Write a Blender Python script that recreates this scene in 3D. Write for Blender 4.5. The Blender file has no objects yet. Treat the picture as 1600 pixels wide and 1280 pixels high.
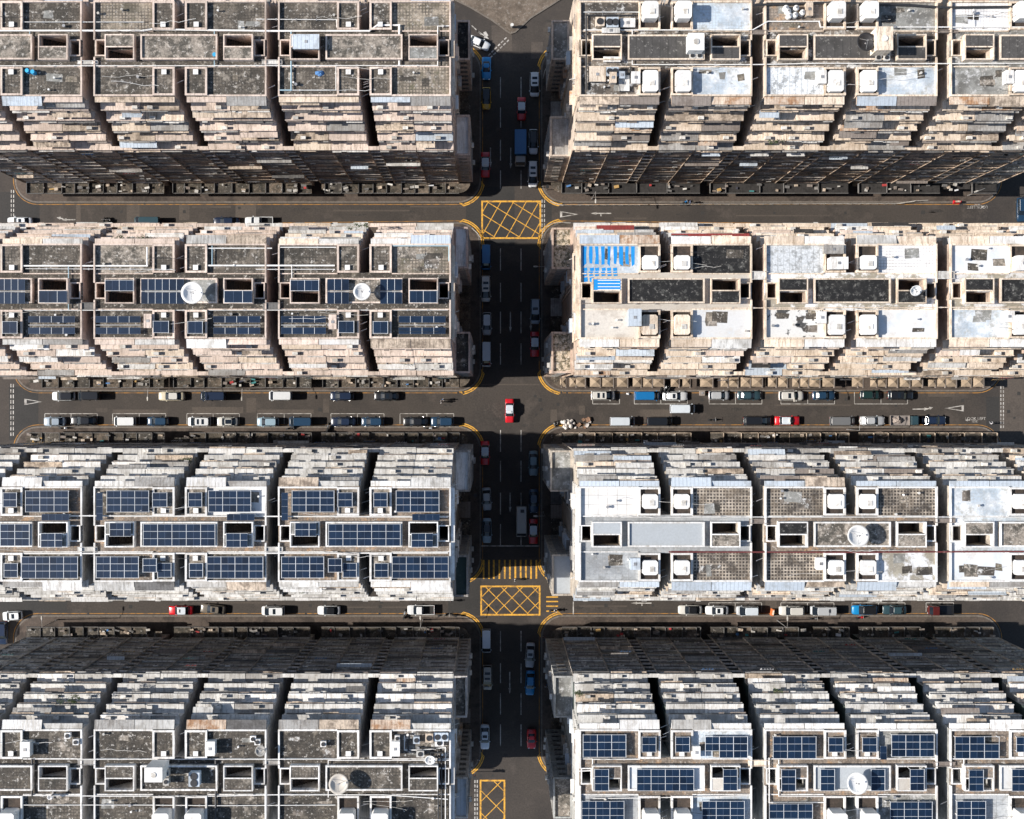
import bpy, bmesh, math, random
from mathutils import Vector, Matrix, Euler
rad = math.radians
scene = bpy.context.scene
COL = scene.collection

# ------------------------------------------------------------------ camera, sky, sun
CAM_H = 232.0          # height of the drone above the street, metres
cd = bpy.data.cameras.new('camera'); cam = bpy.data.objects.new('camera', cd); COL.objects.link(cam)
cam.location = (0, 0, CAM_H); cam.rotation_euler = (0, 0, 0)
cd.sensor_width = 36.0; cd.lens = 36.0 * 1879.0 / 1600.0
cd.shift_x = 30.0 / 1600.0; cd.shift_y = -15.0 / 1600.0
cd.clip_start = 1.0; cd.clip_end = 2000.0
scene.camera = cam

SUN_EL = 33.5; SUN_AZ = 268.6     # compass-like: 270 = image left (-X)
w = bpy.data.worlds.new('World'); scene.world = w; w.use_nodes = True
nt = w.node_tree; nt.nodes.clear()
sky = nt.nodes.new('ShaderNodeTexSky'); sky.sky_type = 'NISHITA'; sky.sun_disc = False
sky.sun_elevation = rad(SUN_EL); sky.sun_rotation = rad(SUN_AZ)
bg = nt.nodes.new('ShaderNodeBackground'); bg.inputs[1].default_value = 0.1
wo = nt.nodes.new('ShaderNodeOutputWorld')
nt.links.new(sky.outputs[0], bg.inputs[0]); nt.links.new(bg.outputs[0], wo.inputs[0])
sl = bpy.data.lights.new('sun', 'SUN'); sl.energy = 5.0; sl.angle = rad(0.5); sl.color = (1.0, 0.94, 0.87)
so = bpy.data.objects.new('sun', sl); COL.objects.link(so)
az = rad(SUN_AZ); el = rad(SUN_EL)
sdir = Vector((math.sin(az)*math.cos(el), math.cos(az)*math.cos(el), math.sin(el)))
so.rotation_euler = sdir.to_track_quat('Z', 'Y').to_euler(); so.location = sdir*300
scene.view_settings.view_transform = 'Standard'; scene.view_settings.look = 'None'
scene.view_settings.exposure = 0.5; scene.view_settings.gamma = 1.0
scene.view_settings.use_curve_mapping = False

# ------------------------------------------------------------------ survey of the aerial map
def mp(px, py, z=0.0):
    """survey coordinates of the orthophoto at height z -> metres"""
    k = (CAM_H - z) / 1879.0
    return ((px-770.0)*k, (625.0-py)*k)
RZ = 49.4            # roof deck
def rf(px, py, z=RZ): return mp(px, py, z)

# ------------------------------------------------------------------ materials
MATS = {}
def _n(nt, t, **kw):
    n = nt.nodes.new(t)
    for k, v in kw.items(): setattr(n, k, v)
    return n
def surf(name, col, dirt=None, scale=0.25, lo=0.48, hi=0.62, amt=0.6, fine=0.35, rough=0.9, metal=0.0,
         grid=None, gcol=None, gw=0.12, stripe=None, scol=None, streak=None, objvar=0.12, bump=0.25, dirt2=None, corr=None, coat=0.0, speck=0.0, spcol=(.6, .57, .52)):
    if name in MATS: return MATS[name]
    m = bpy.data.materials.new(name); m.use_nodes = True; t = m.node_tree; t.nodes.clear(); L = t.links.new
    out = _n(t, 'ShaderNodeOutputMaterial'); b = _n(t, 'ShaderNodeBsdfPrincipled'); L(b.outputs[0], out.inputs[0])
    b.inputs['Roughness'].default_value = rough; b.inputs['Metallic'].default_value = metal
    if coat: b.inputs['Coat Weight'].default_value = coat
    geo = _n(t, 'ShaderNodeNewGeometry'); pos = geo.outputs['Position']
    cur = _n(t, 'ShaderNodeRGB'); cur.outputs[0].default_value = (*col, 1); cur = cur.outputs[0]
    def mix(fac, a, bcol, bt='MIX'):
        x = _n(t, 'ShaderNodeMix', data_type='RGBA', blend_type=bt)
        if hasattr(fac, 'links'): L(fac, x.inputs[0])
        else: x.inputs[0].default_value = fac
        L(a, x.inputs[6])
        if hasattr(bcol, 'links'): L(bcol, x.inputs[7])
        else: x.inputs[7].default_value = (*bcol, 1)
        return x.outputs[2]
    def noise(sc, det=5, ro=0.6, vec=None, stretch=None):
        n = _n(t, 'ShaderNodeTexNoise'); n.inputs['Scale'].default_value = sc; n.inputs['Detail'].default_value = det
        n.inputs['Roughness'].default_value = ro
        v = vec or pos
        if stretch:
            mm = _n(t, 'ShaderNodeVectorMath', operation='MULTIPLY'); L(v, mm.inputs[0]); mm.inputs[1].default_value = stretch; v = mm.outputs[0]
        L(v, n.inputs['Vector']); return n.outputs['Fac']
    def ramp(x, lo, hi):
        r = _n(t, 'ShaderNodeMapRange', interpolation_type='SMOOTHSTEP'); L(x, r.inputs[0])
        r.inputs[1].default_value = lo; r.inputs[2].default_value = hi; return r.outputs[0]
    def mul(a, k):
        x = _n(t, 'ShaderNodeMath', operation='MULTIPLY'); L(a, x.inputs[0])
        if hasattr(k, 'links'): L(k, x.inputs[1])
        else: x.inputs[1].default_value = k
        return x.outputs[0]
    if objvar:
        oi = _n(t, 'ShaderNodeObjectInfo'); v = _n(t, 'ShaderNodeMapRange'); L(oi.outputs['Random'], v.inputs[0])
        v.inputs[3].default_value = 1-objvar*1.3; v.inputs[4].default_value = 1+objvar
        hv = _n(t, 'ShaderNodeVectorMath', operation='SCALE'); L(cur, hv.inputs[0]); L(v.outputs[0], hv.inputs['Scale']); cur = hv.outputs[0]
    if grid:
        sep = _n(t, 'ShaderNodeSeparateXYZ'); L(pos, sep.inputs[0]); fs = []
        for ax in (0, 1):
            d = mul(sep.outputs[ax], 1.0/grid); fr = _n(t, 'ShaderNodeMath', operation='FRACT'); L(d, fr.inputs[0])
            lt = _n(t, 'ShaderNodeMath', operation='LESS_THAN'); L(fr.outputs[0], lt.inputs[0]); lt.inputs[1].default_value = gw; fs.append(lt.outputs[0])
        mx = _n(t, 'ShaderNodeMath', operation='MAXIMUM'); L(fs[0], mx.inputs[0]); L(fs[1], mx.inputs[1])
        br = ramp(noise(0.5, 3), 0.3, 0.62)
        cur = mix(mul(mx.outputs[0], mul(br, 0.95)), cur, gcol)
    if corr:      # corrugated / panelled sheets: narrow lines across the sheet
        sep = _n(t, 'ShaderNodeSeparateXYZ'); L(pos, sep.inputs[0]); d = mul(sep.outputs[0], 1.0/corr)
        fr = _n(t, 'ShaderNodeMath', operation='FRACT'); L(d, fr.inputs[0])
        lt = _n(t, 'ShaderNodeMath', operation='LESS_THAN'); L(fr.outputs[0], lt.inputs[0]); lt.inputs[1].default_value = 0.16
        cur = mix(mul(lt.outputs[0], 0.45), cur, tuple(c*0.45 for c in col))
    if dirt:
        f = ramp(noise(scale, 8, 0.68), lo, hi); cur = mix(mul(f, amt), cur, dirt)
    if speck and grid:
        f = ramp(noise(.13, 5, 0.75), 0.45, 0.6); cur = mix(mul(f, .45), cur, tuple(c*.4 for c in col))
    if dirt2:
        f = ramp(noise(scale*2.3, 6, 0.7), 0.52, 0.66); cur = mix(mul(f, amt), cur, dirt2)
    if streak:
        f = ramp(noise(1.0, 6, 0.8, stretch=(2.8, 0.35, 0.4)), 0.47, 0.64); cur = mix(mul(f, 0.72), cur, tuple(c*.75 for c in streak))
        f = ramp(noise(.22, 4, 0.6), 0.44, 0.62); cur = mix(mul(f, 0.34), cur, tuple(c*.9 for c in streak))
    if fine:
        f = noise(3.2, 6, 0.75); v = _n(t, 'ShaderNodeMapRange'); L(f, v.inputs[0]); v.inputs[1].default_value = 0.3; v.inputs[2].default_value = 0.7
        v.inputs[3].default_value = 1-fine; v.inputs[4].default_value = 1+fine
        hv = _n(t, 'ShaderNodeVectorMath', operation='SCALE'); L(cur, hv.inputs[0]); L(v.outputs[0], hv.inputs['Scale']); cur = hv.outputs[0]
    if speck:
        f = ramp(noise(1.5, 4, 0.85), 0.57, 0.65); cur = mix(mul(f, speck), cur, spcol)
        f = ramp(noise(1.1, 5, 0.8), 0.60, 0.70); cur = mix(mul(f, speck), cur, tuple(c*.18 for c in col))
    L(cur, b.inputs['Base Color'])
    if bump:
        bn = _n(t, 'ShaderNodeBump'); bn.inputs['Strength'].default_value = bump; bn.inputs['Distance'].default_value = 0.05
        L(noise(6, 5, 0.7), bn.inputs['Height']); L(bn.outputs[0], b.inputs['Normal'])
    MATS[name] = m; return m
def glow(name, col, s):
    if name in MATS: return MATS[name]
    m = bpy.data.materials.new(name); m.use_nodes = True; b = m.node_tree.nodes['Principled BSDF']
    b.inputs['Base Color'].default_value = (*col, 1); b.inputs['Emission Color'].default_value = (*col, 1); b.inputs['Emission Strength'].default_value = s
    MATS[name] = m; return m
def paint(name, col, rough=0.28, metal=0.0):
    return surf(name, col, dirt=tuple(c*0.75 for c in col), scale=0.8, amt=0.25, fine=0.04, rough=rough, metal=metal, objvar=0.05, bump=0, coat=0.5)

asphalt = surf('asphalt', (0.056, 0.047, 0.04), dirt=(0.036, 0.031, 0.028), scale=0.09, lo=.42, hi=.66, amt=.8, fine=.3, dirt2=(0.076, 0.063, 0.054), objvar=0)
asphalt_dark = surf('asphalt_dark', (0.036, 0.034, 0.032), dirt=(0.026, 0.025, 0.024), scale=0.15, fine=.25, objvar=.1)
asphalt_warm = surf('asphalt_warm', (0.085, 0.07, 0.058), dirt=(0.055, 0.046, 0.04), scale=0.15, fine=.3, objvar=.15)
pave = surf('pavement', (0.09, 0.068, 0.054), dirt=(0.036, 0.028, 0.023), scale=0.3, amt=.8, fine=.35, grid=0.6, gcol=(0.09, 0.075, 0.06), objvar=0)
kerbm = surf('kerb_stone', (0.16, 0.14, 0.12), dirt=(0.12, 0.1, 0.08), scale=0.6, objvar=0)
yellow = surf('yellow_paint', (0.72, 0.38, 0.05), dirt=(0.2, 0.115, 0.05), scale=1.1, lo=.46, hi=.66, amt=.8, fine=.3, objvar=0)
yellow_old = surf('worn_yellow_paint', (0.42, 0.2, 0.04), dirt=(0.12, 0.08, 0.05), scale=0.8, lo=.42, hi=.6, amt=.85, fine=.2, objvar=0)
whitep = surf('white_road_paint', (0.52, 0.5, 0.465), dirt=(0.16, 0.145, 0.13), scale=1.0, lo=.42, amt=.8, fine=.15, objvar=0)
islandm = surf('packed_earth', (0.17, 0.135, 0.105), dirt=(0.09, 0.07, 0.052), scale=0.3, lo=.4, hi=.6, amt=.8, fine=.35, dirt2=(0.22, 0.185, 0.15), objvar=0, speck=.3)
glass = surf('window_glass', (0.07, 0.066, 0.062), fine=.3, rough=.35, objvar=.5, bump=0)
frame = surf('aluminium_frame', (0.3, 0.29, 0.27), dirt=(.12, .1, .08), scale=1.5, rough=.6)
white = surf('white_enamel', (0.78, 0.77, 0.74), dirt=(0.35, 0.3, 0.25), scale=0.9, lo=.52, hi=.72, amt=.5, fine=.08, rough=.6)
acm = surf('air_conditioner_casing', (0.62, 0.6, 0.56), dirt=(0.3, 0.26, 0.2), scale=1.5, lo=.45, amt=.6, fine=.12, rough=.6, objvar=.25)
black = surf('black_rubber', (0.018, 0.018, 0.018), fine=.1, rough=.7, bump=0)
darkmetal = surf('dark_metal', (0.05, 0.05, 0.052), fine=.2, rough=.5, metal=.4)
steel = surf('galvanised_steel', (0.42, 0.42, 0.42), dirt=(.2, .16, .12), scale=.8, rough=.45, metal=.5)
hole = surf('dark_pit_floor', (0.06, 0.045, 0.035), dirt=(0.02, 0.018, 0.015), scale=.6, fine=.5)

# roof coverings
RM = dict(
 moss=surf('mossy_roof_tiles', (0.155, 0.132, 0.106), dirt=(0.035, 0.032, 0.026), scale=.28, lo=.40, hi=.62, amt=.85, fine=.5, grid=.49, gcol=(0.04, 0.036, 0.03), gw=.3, dirt2=(0.26, 0.23, 0.19), speck=0.75),
 mosslight=surf('pale_mossy_tiles', (0.33, 0.28, 0.22), dirt=(0.09, 0.08, 0.06), scale=.3, lo=.45, hi=.62, amt=.85, fine=.45, grid=.49, gcol=(0.07, 0.06, 0.05), gw=.32, dirt2=(0.12, 0.11, 0.07), speck=0.60),
 mottle=surf('mottled_concrete', (0.27, 0.235, 0.195), dirt=(0.06, 0.055, 0.045), scale=.5, lo=.42, hi=.58, amt=.9, fine=.55, dirt2=(0.45, 0.4, 0.34), speck=0.80),
 darkmoss=surf('dark_mossy_roof', (0.09, 0.077, 0.062), dirt=(0.03, 0.028, 0.024), scale=.3, lo=.42, hi=.62, amt=.8, fine=.5, dirt2=(0.19, 0.165, 0.13), grid=.49, gcol=(0.04, 0.036, 0.03), gw=.2, speck=0.75),
 darkslab=surf('dark_corrugated_roof', (0.07, 0.066, 0.062), dirt=(0.035, 0.033, 0.03), scale=.4, fine=.3, corr=1.2, speck=0.25),
 tar=surf('black_tar_roof', (0.009, 0.009, 0.0095), dirt=(0.025, 0.024, 0.022), scale=.5, lo=.5, hi=.68, amt=.7, fine=.4, dirt2=(0.11, 0.11, 0.1), rough=.9, speck=0.30),
 bluewhite=surf('pale_blue_waterproofing', (0.5, 0.58, 0.65), dirt=(0.75, 0.76, 0.76), scale=.22, lo=.42, hi=.6, amt=.8, fine=.14, dirt2=(0.33, 0.33, 0.3), grid=.49, gcol=(0.4, 0.43, 0.45), gw=.12, speck=0.40),
 white=surf('white_waterproofing', (0.66, 0.66, 0.65), dirt=(0.5, 0.56, 0.62), scale=.2, lo=.45, hi=.6, amt=.6, fine=.07, dirt2=(0.55, 0.52, 0.48), speck=0.15),
 whitetile=surf('white_roof_tiles', (0.75, 0.74, 0.73), dirt=(0.5, 0.53, 0.57), scale=.22, amt=.7, fine=.1, grid=.46, gcol=(0.33, 0.3, 0.27), gw=.14),
 offwhite=surf('cream_roof_screed', (0.56, 0.52, 0.46), dirt=(0.4, 0.35, 0.3), scale=.35, lo=.5, amt=.6, fine=.12, speck=0.25),
 checker=surf('openwork_roof_tiles', (0.06, 0.05, 0.042), dirt=(0.16, 0.125, 0.09), scale=.4, amt=.6, fine=.35, grid=.49, gcol=(0.5, 0.43, 0.345), gw=.34, speck=0.30),
 greytile=surf('grey_roof_tiles', (0.42, 0.44, 0.45), dirt=(0.28, 0.28, 0.28), scale=.3, amt=.6, fine=.15, grid=.98, gcol=(0.25, 0.25, 0.25), gw=.06, dirt2=(0.2, 0.2, 0.19), speck=0.35),
 patchy=surf('patchy_roof_screed', (0.66, 0.67, 0.68), dirt=(0.22, 0.19, 0.13), scale=.25, lo=.46, hi=.54, amt=.85, fine=.2, dirt2=(0.36, 0.33, 0.26), speck=0.50),
 greymot=surf('grey_mottled_screed', (0.28, 0.28, 0.26), dirt=(0.1, 0.095, 0.085), scale=.4, lo=.4, hi=.62, amt=.8, fine=.4, dirt2=(0.55, 0.55, 0.54), speck=0.70),
 paleslab=surf('pale_grey_sheet', (0.44, 0.47, 0.49), dirt=(0.36, 0.38, 0.39), scale=.6, fine=.1, amt=.5),
 sheets=surf('white_panel_sheets', (0.76, 0.74, 0.71), dirt=(0.6, 0.57, 0.52), scale=.3, amt=.5, fine=.05, grid=1.45, gcol=(0.3, 0.29, 0.27), gw=.05),
 speck=surf('speckled_white_sheets', (0.62, 0.65, 0.67), dirt=(0.25, 0.26, 0.26), scale=.9, lo=.5, hi=.6, amt=.8, fine=.35, corr=.9, speck=0.50),
 rusttile=surf('brown_stained_tiles', (0.31, 0.255, 0.205), dirt=(0.13, 0.105, 0.085), scale=.35, lo=.42, hi=.62, amt=.8, fine=.45, dirt2=(0.4, 0.25, 0.14), grid=.49, gcol=(0.14, 0.12, 0.1), gw=.18, speck=0.65),
 whitemess=surf('patched_white_sheets', (0.72, 0.71, 0.68), dirt=(0.03, 0.03, 0.03), scale=.16, lo=.52, hi=.54, amt=.95, fine=.08, speck=0.30),
 canopy=surf('mossy_canopy_slab', (0.085, 0.07, 0.052), dirt=(0.02, 0.019, 0.014), scale=.7, lo=.4, hi=.6, amt=.85, fine=.5, dirt2=(0.13, 0.1, 0.075), speck=0.40),
 canopy2=surf('earthy_canopy_slab', (0.14, 0.11, 0.082), dirt=(0.04, 0.034, 0.025), scale=.7, lo=.42, hi=.6, amt=.85, fine=.5, speck=0.40),
 canopycorr=surf('blackened_canopy_sheet', (0.035, 0.032, 0.03), dirt=(0.015, 0.014, 0.013), scale=.7, amt=.8, fine=.4, corr=.8),
 cluttered=surf('worn_dark_deck', (0.2, 0.17, 0.14), dirt=(0.045, 0.04, 0.035), scale=.4, lo=.42, hi=.56, amt=.9, fine=.5, dirt2=(0.6, 0.6, 0.58), speck=0.85),
 blue=surf('bright_blue_coating', (0.005, 0.25, 0.66), dirt=(0.01, 0.29, 0.64), scale=.6, fine=.15, amt=.5),
)
# sheet metal, ledge and awning finishes
LM = dict(
 pink=surf('pink_cream_render', (0.74, 0.61, 0.52), dirt=(0.36, 0.28, 0.22), scale=.45, lo=.5, hi=.72, amt=.55, fine=.12, streak=(0.3, 0.24, 0.19), speck=0.35, spcol=(.2,.16,.12)),
 cream=surf('cream_render', (0.78, 0.66, 0.53), dirt=(0.4, 0.29, 0.2), scale=.45, lo=.5, hi=.7, amt=.6, fine=.15, streak=(0.33, 0.24, 0.16), speck=0.35, spcol=(.2,.16,.12)),
 stain=surf('stained_cream_render', (0.62, 0.51, 0.4), dirt=(0.14, 0.105, 0.08), scale=.6, lo=.46, hi=.62, amt=.8, fine=.3, streak=(0.18, 0.14, 0.1), speck=0.35, spcol=(.2,.16,.12)),
 rust=surf('rust_streaked_sheet', (0.64, 0.53, 0.42), dirt=(0.38, 0.19, 0.08), scale=.6, lo=.46, hi=.62, amt=.85, fine=.25, corr=.5, streak=(0.25, 0.12, 0.06), speck=0.35, spcol=(.2,.16,.12)),
 rusty=surf('rusted_sheet', (0.3, 0.17, 0.09), dirt=(0.14, 0.07, 0.04), scale=.9, amt=.8, fine=.35, corr=.5),
 grey=surf('grey_corrugated_sheet', (0.4, 0.39, 0.37), dirt=(0.2, 0.18, 0.16), scale=.5, lo=.46, amt=.7, fine=.18, corr=.45, streak=(0.22, 0.2, 0.18), speck=0.35, spcol=(.2,.16,.12)),
 dgrey=surf('dark_grey_sheet', (0.15, 0.145, 0.14), dirt=(0.07, 0.065, 0.06), scale=.5, amt=.7, fine=.25, corr=.45),
 blue=surf('blue_grey_sheet', (0.5, 0.56, 0.62), dirt=(0.3, 0.32, 0.33), scale=.5, lo=.5, amt=.6, fine=.12, corr=.6),
 white=surf('white_sheet', (0.82, 0.81, 0.79), dirt=(0.45, 0.42, 0.38), scale=.5, lo=.52, amt=.5, fine=.06, streak=(0.5, 0.46, 0.4), speck=0.20, spcol=(.2,.16,.12)),
 lgrey=surf('light_grey_render', (0.68, 0.67, 0.64), dirt=(0.3, 0.28, 0.25), scale=.4, lo=.48, amt=.6, fine=.15, streak=(0.28, 0.26, 0.23), speck=0.35, spcol=(.2,.16,.12)),
 brown=surf('brown_sheet', (0.25, 0.215, 0.19), dirt=(0.14, 0.11, 0.09), scale=.5, amt=.6, fine=.2, corr=.6),
 lowbrown=surf('dull_brown_render', (0.6, 0.47, 0.36), dirt=(0.32, 0.235, 0.175), scale=.5, lo=.42, amt=.75, fine=.25, streak=(0.14, 0.115, 0.09)),
 lowgrey=surf('dull_grey_render', (0.62, 0.59, 0.55), dirt=(0.34, 0.315, 0.285), scale=.5, lo=.42, amt=.75, fine=.25, streak=(0.14, 0.125, 0.11)),
 lowlight=surf('weathered_pale_render', (0.7, 0.645, 0.58), dirt=(0.4, 0.35, 0.3), scale=.5, lo=.44, amt=.75, fine=.2, streak=(0.2, 0.17, 0.14)),
 maroon=surf('maroon_sheet', (0.26, 0.04, 0.035), dirt=(0.16, 0.03, 0.025), scale=.6, amt=.5, fine=.15, corr=.5),
 black=surf('black_sheet', (0.03, 0.028, 0.027), dirt=(0.08, 0.07, 0.06), scale=.5, amt=.5, fine=.3),
)
def wallm(name, c, d): return surf(name, c, dirt=d, scale=.35, lo=.42, hi=.66, amt=.75, fine=.2, streak=tuple(x*.6 for x in d), objvar=.06)
WALLS = {
 (1, 'L'): wallm('pink_grey_wall', (0.62, 0.5, 0.43), (0.4, 0.32, 0.27)), (1, 'R'): wallm('warm_grey_wall', (0.62, 0.52, 0.43), (0.4, 0.33, 0.27)),
 (2, 'L'): wallm('pink_brown_wall', (0.54, 0.42, 0.36), (0.32, 0.245, 0.21)), (2, 'R'): wallm('peach_wall', (0.56, 0.43, 0.34), (0.3, 0.23, 0.18)),
 (3, 'L'): wallm('pale_grey_wall', (0.42, 0.4, 0.37), (0.24, 0.22, 0.2)), (3, 'R'): wallm('pale_cream_wall', (0.55, 0.49, 0.41), (0.3, 0.26, 0.22)),
 (4, 'L'): wallm('grey_wall', (0.58, 0.55, 0.52), (0.36, 0.34, 0.31)), (4, 'R'): wallm('green_grey_wall', (0.46, 0.46, 0.44), (0.27, 0.27, 0.255)),
}
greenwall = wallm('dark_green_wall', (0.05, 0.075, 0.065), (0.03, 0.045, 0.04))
COPING = {1: LM['pink'], 2: LM['pink'], 3: LM['white'], 4: LM['white']}

# ------------------------------------------------------------------ mesh builder
class MB:
    def __init__(s): s.v = []; s.f = []; s.m = []
    def add(s, vs, fs, mi=0):
        o = len(s.v); s.v += [tuple(p) for p in vs]
        for i, f in enumerate(fs): s.f.append([o+j for j in f]); s.m.append(mi[i] if isinstance(mi, list) else mi)
    def box(s, x0, x1, y0, y1, z0, z1, mi=0, top=None):
        vs = [(x0,y0,z0),(x1,y0,z0),(x1,y1,z0),(x0,y1,z0),(x0,y0,z1),(x1,y0,z1),(x1,y1,z1),(x0,y1,z1)]
        fs = [(3,2,1,0),(4,5,6,7),(0,1,5,4),(1,2,6,5),(2,3,7,6),(3,0,4,7)]
        s.add(vs, fs, [mi, mi if top is None else top, mi, mi, mi, mi]); return s
    def prismx(s, poly, x0, x1, mi=0, topz=None, topmi=1):
        n = len(poly); vs = [(x0, a, b) for a, b in poly]+[(x1, a, b) for a, b in poly]
        fs = [list(range(n))[::-1], [n+i for i in range(n)]]; ms = [mi, mi]
        for i in range(n):
            j = (i+1) % n; fs.append([i, j, n+j, n+i])
            ms.append(topmi if topz is not None and abs(poly[i][1]-topz) < 1e-4 and abs(poly[j][1]-topz) < 1e-4 else mi)
        s.add(vs, fs, ms); return s
    def prismz(s, poly, z0, z1, mi=0, top=None):
        n = len(poly); vs = [(a, b, z0) for a, b in poly]+[(a, b, z1) for a, b in poly]
        fs = [list(range(n))[::-1], [n+i for i in range(n)]]+[[i, (i+1) % n, n+(i+1) % n, n+i] for i in range(n)]
        s.add(vs, fs, [mi, mi if top is None else top]+[mi]*n); return s
    def flat(s, poly, z, mi=0): s.add([(a, b, z) for a, b in poly], [list(range(len(poly)))], mi); return s
    def tube(s, p, q, r, n=8, r2=None, mi=0, cap=True):
        p = Vector(p); q = Vector(q); d = (q-p).normalized(); a = d.orthogonal().normalized(); b = d.cross(a); r2 = r if r2 is None else r2
        vs = [p+(a*math.cos(t)+b*math.sin(t))*r for t in [2*math.pi*i/n for i in range(n)]]+[q+(a*math.cos(t)+b*math.sin(t))*r2 for t in [2*math.pi*i/n for i in range(n)]]
        fs = [[i, (i+1) % n, n+(i+1) % n, n+i] for i in range(n)]
        if cap: fs += [list(range(n))[::-1], [n+i for i in range(n)]]
        s.add(vs, fs, mi); return s
    def loft(s, rings, mi=0, caps=True):
        n = len(rings[0]); vs = [p for r in rings for p in r]; fs = []
        for k in range(len(rings)-1):
            for i in range(n): j = (i+1) % n; fs.append([k*n+i, k*n+j, (k+1)*n+j, (k+1)*n+i])
        if caps: fs += [list(range(n))[::-1], [(len(rings)-1)*n+i for i in range(n)]]
        s.add(vs, fs, mi); return s
    def mesh(s, name, mats, smooth=False):
        me = bpy.data.meshes.new(name); me.from_pydata(s.v, [], s.f)
        for m in (mats if isinstance(mats, (list, tuple)) else [mats]): me.materials.append(m)
        me.polygons.foreach_set('material_index', s.m)
        bm = bmesh.new(); bm.from_mesh(me); bmesh.ops.recalc_face_normals(bm, faces=bm.faces); bm.to_mesh(me); bm.free()
        if smooth: me.polygons.foreach_set('use_smooth', [True]*len(me.polygons))
        me.update(); return me
def put(name, me, parent=None, loc=(0, 0, 0), rot=(0, 0, 0)):
    o = bpy.data.objects.new(name, me); COL.objects.link(o); o.parent = parent; o.location = loc; o.rotation_euler = rot; return o
def build(name, mb, mats, parent=None, loc=(0, 0, 0), rot=(0, 0, 0), smooth=False): return put(name, mb.mesh(name, mats, smooth), parent, loc, rot)
def tag(o, label, cat, group=None):
    o['label'] = label; o['category'] = cat
    if len(label.split()) > 16: print('LONG', label)
    if group: o['group'] = group
    return o
def thing(name, label, cat, loc=(0, 0, 0), rz=0.0, group=None): return tag(put(name, None, None, loc, (0, 0, rz)), label, cat, group)
def struct(name, mb, mats): o = build(name, mb, mats); o['kind'] = 'structure'; return o
CACHE = {}
def cached(key, fn):
    if key not in CACHE: CACHE[key] = fn()
    return CACHE[key]

# ------------------------------------------------------------------ ground, pavements, road paint
g = MB(); g.flat([(-420, -420), (420, -420), (420, 420), (-420, 420)], 0.0); struct('road', g, asphalt)
ROWY = {1: 53.25, 2: 16.45, 3: -20.35, 4: -57.15}
KX = {'L': (-92.2, -2.25), 'R': (9.25, 97.9)}
KY = {1: (38.0, 68.0), 2: (1.65, 33.3), 3: (-35.0, -5.1), 4: (-72.2, -41.5)}
def rounded(x0, x1, y0, y1, r):
    pts = []
    for cx, cy, a0, rr in ((x1, y1, 0, r), (x0, y1, 90, r), (x0, y0, 180, r), (x1, y0, 270, r)):
        sx = -1 if cx == x1 else 1; sy = -1 if cy == y1 else 1
        ox = cx+sx*rr; oy = cy+sy*rr
        for k in range(9): t = rad(a0+k*90/8); pts.append((ox+rr*math.cos(t), oy+rr*math.sin(t)))
    return pts
def offset(poly, d):
    out = []; n = len(poly)
    for i in range(n):
        a = Vector(poly[i-1]); b = Vector(poly[i]); c = Vector(poly[(i+1) % n])
        t = (c-a); t = t.normalized() if t.length > 1e-6 else Vector((1, 0)); nrm = Vector((t.y, -t.x)); out.append((b.x+nrm.x*d, b.y+nrm.y*d))
    return out
def band(poly, d0, d1, z, closed=True, m=None):
    m = m or MB(); a = offset(poly, d0); b = offset(poly, d1); n = len(poly)
    for i in range(n if closed else n-1): j = (i+1) % n; m.add([(*a[i], z), (*a[j], z), (*b[j], z), (*b[i], z)], [(0, 1, 2, 3)])
    return m
for s in 'LR':
    for r in (1, 2, 3, 4):
        x0, x1 = KX[s]; y0, y1 = KY[r]; p = rounded(x0, x1, y0, y1, 4.4)
        if r == 2:   # kerb bulges out next to the avenue on its upper side
            if s == 'L': p = [(x, y+0.95*min(1, max(0, (x+22)/5.0)) if y > 30 else y) for x, y in p]; 
            else: p = [(x, y+0.95*min(1, max(0, (28-x)/5.0)) if y > 30 else y) for x, y in p]
            idx = max(range(len(p)), key=lambda i: -abs(i-9)) 
        m = MB(); m.prismz(offset(p, -0.3), 0, 0.13); struct('pavement', m, pave)
        m = MB(); a = offset(p, -0.3); n = len(p)
        for i in range(n):
            j = (i+1) % n
            m.add([(*a[i], .135), (*a[j], .135), (*p[j], .135), (*p[i], .135)], [(0, 1, 2, 3)]); m.add([(*p[i], 0), (*p[j], 0), (*p[j], .135), (*p[i], .135)], [(0, 1, 2, 3)])
        struct('kerb', m, kerbm)
        m = band(p, 0.22, 0.36, 0.004); struct('yellow_line', m, yellow_old)
        # bright double yellow round the avenue corners
        cs = [p[0:9]] if s == 'L' else [p[9:18]]
        cs += [p[27:36]] if s == 'L' else [p[18:27]]
        m = MB()
        for c in cs:
            ext = c
            band(ext, 0.18, 0.42, 0.008, False, m); band(ext, 0.55, 0.75, 0.008, False, m)
        struct('corner_yellow_lines', m, yellow)
def rect(m, x0, y0, x1, y1, z, mi=0):
    a = mp(x0, y0); b = mp(x1, y1); m.flat([(a[0], b[1]), (b[0], b[1]), (b[0], a[1]), (a[0], a[1])], z, mi)
def strip(m, a, b, wpx, z):
    a = Vector(mp(*a)); b = Vector(mp(*b)); d = (b-a).normalized(); n = Vector((-d.y, d.x))*wpx/2/8.1
    m.flat([tuple(a-n), tuple(b-n), tuple(b+n), tuple(a+n)], z)
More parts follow.
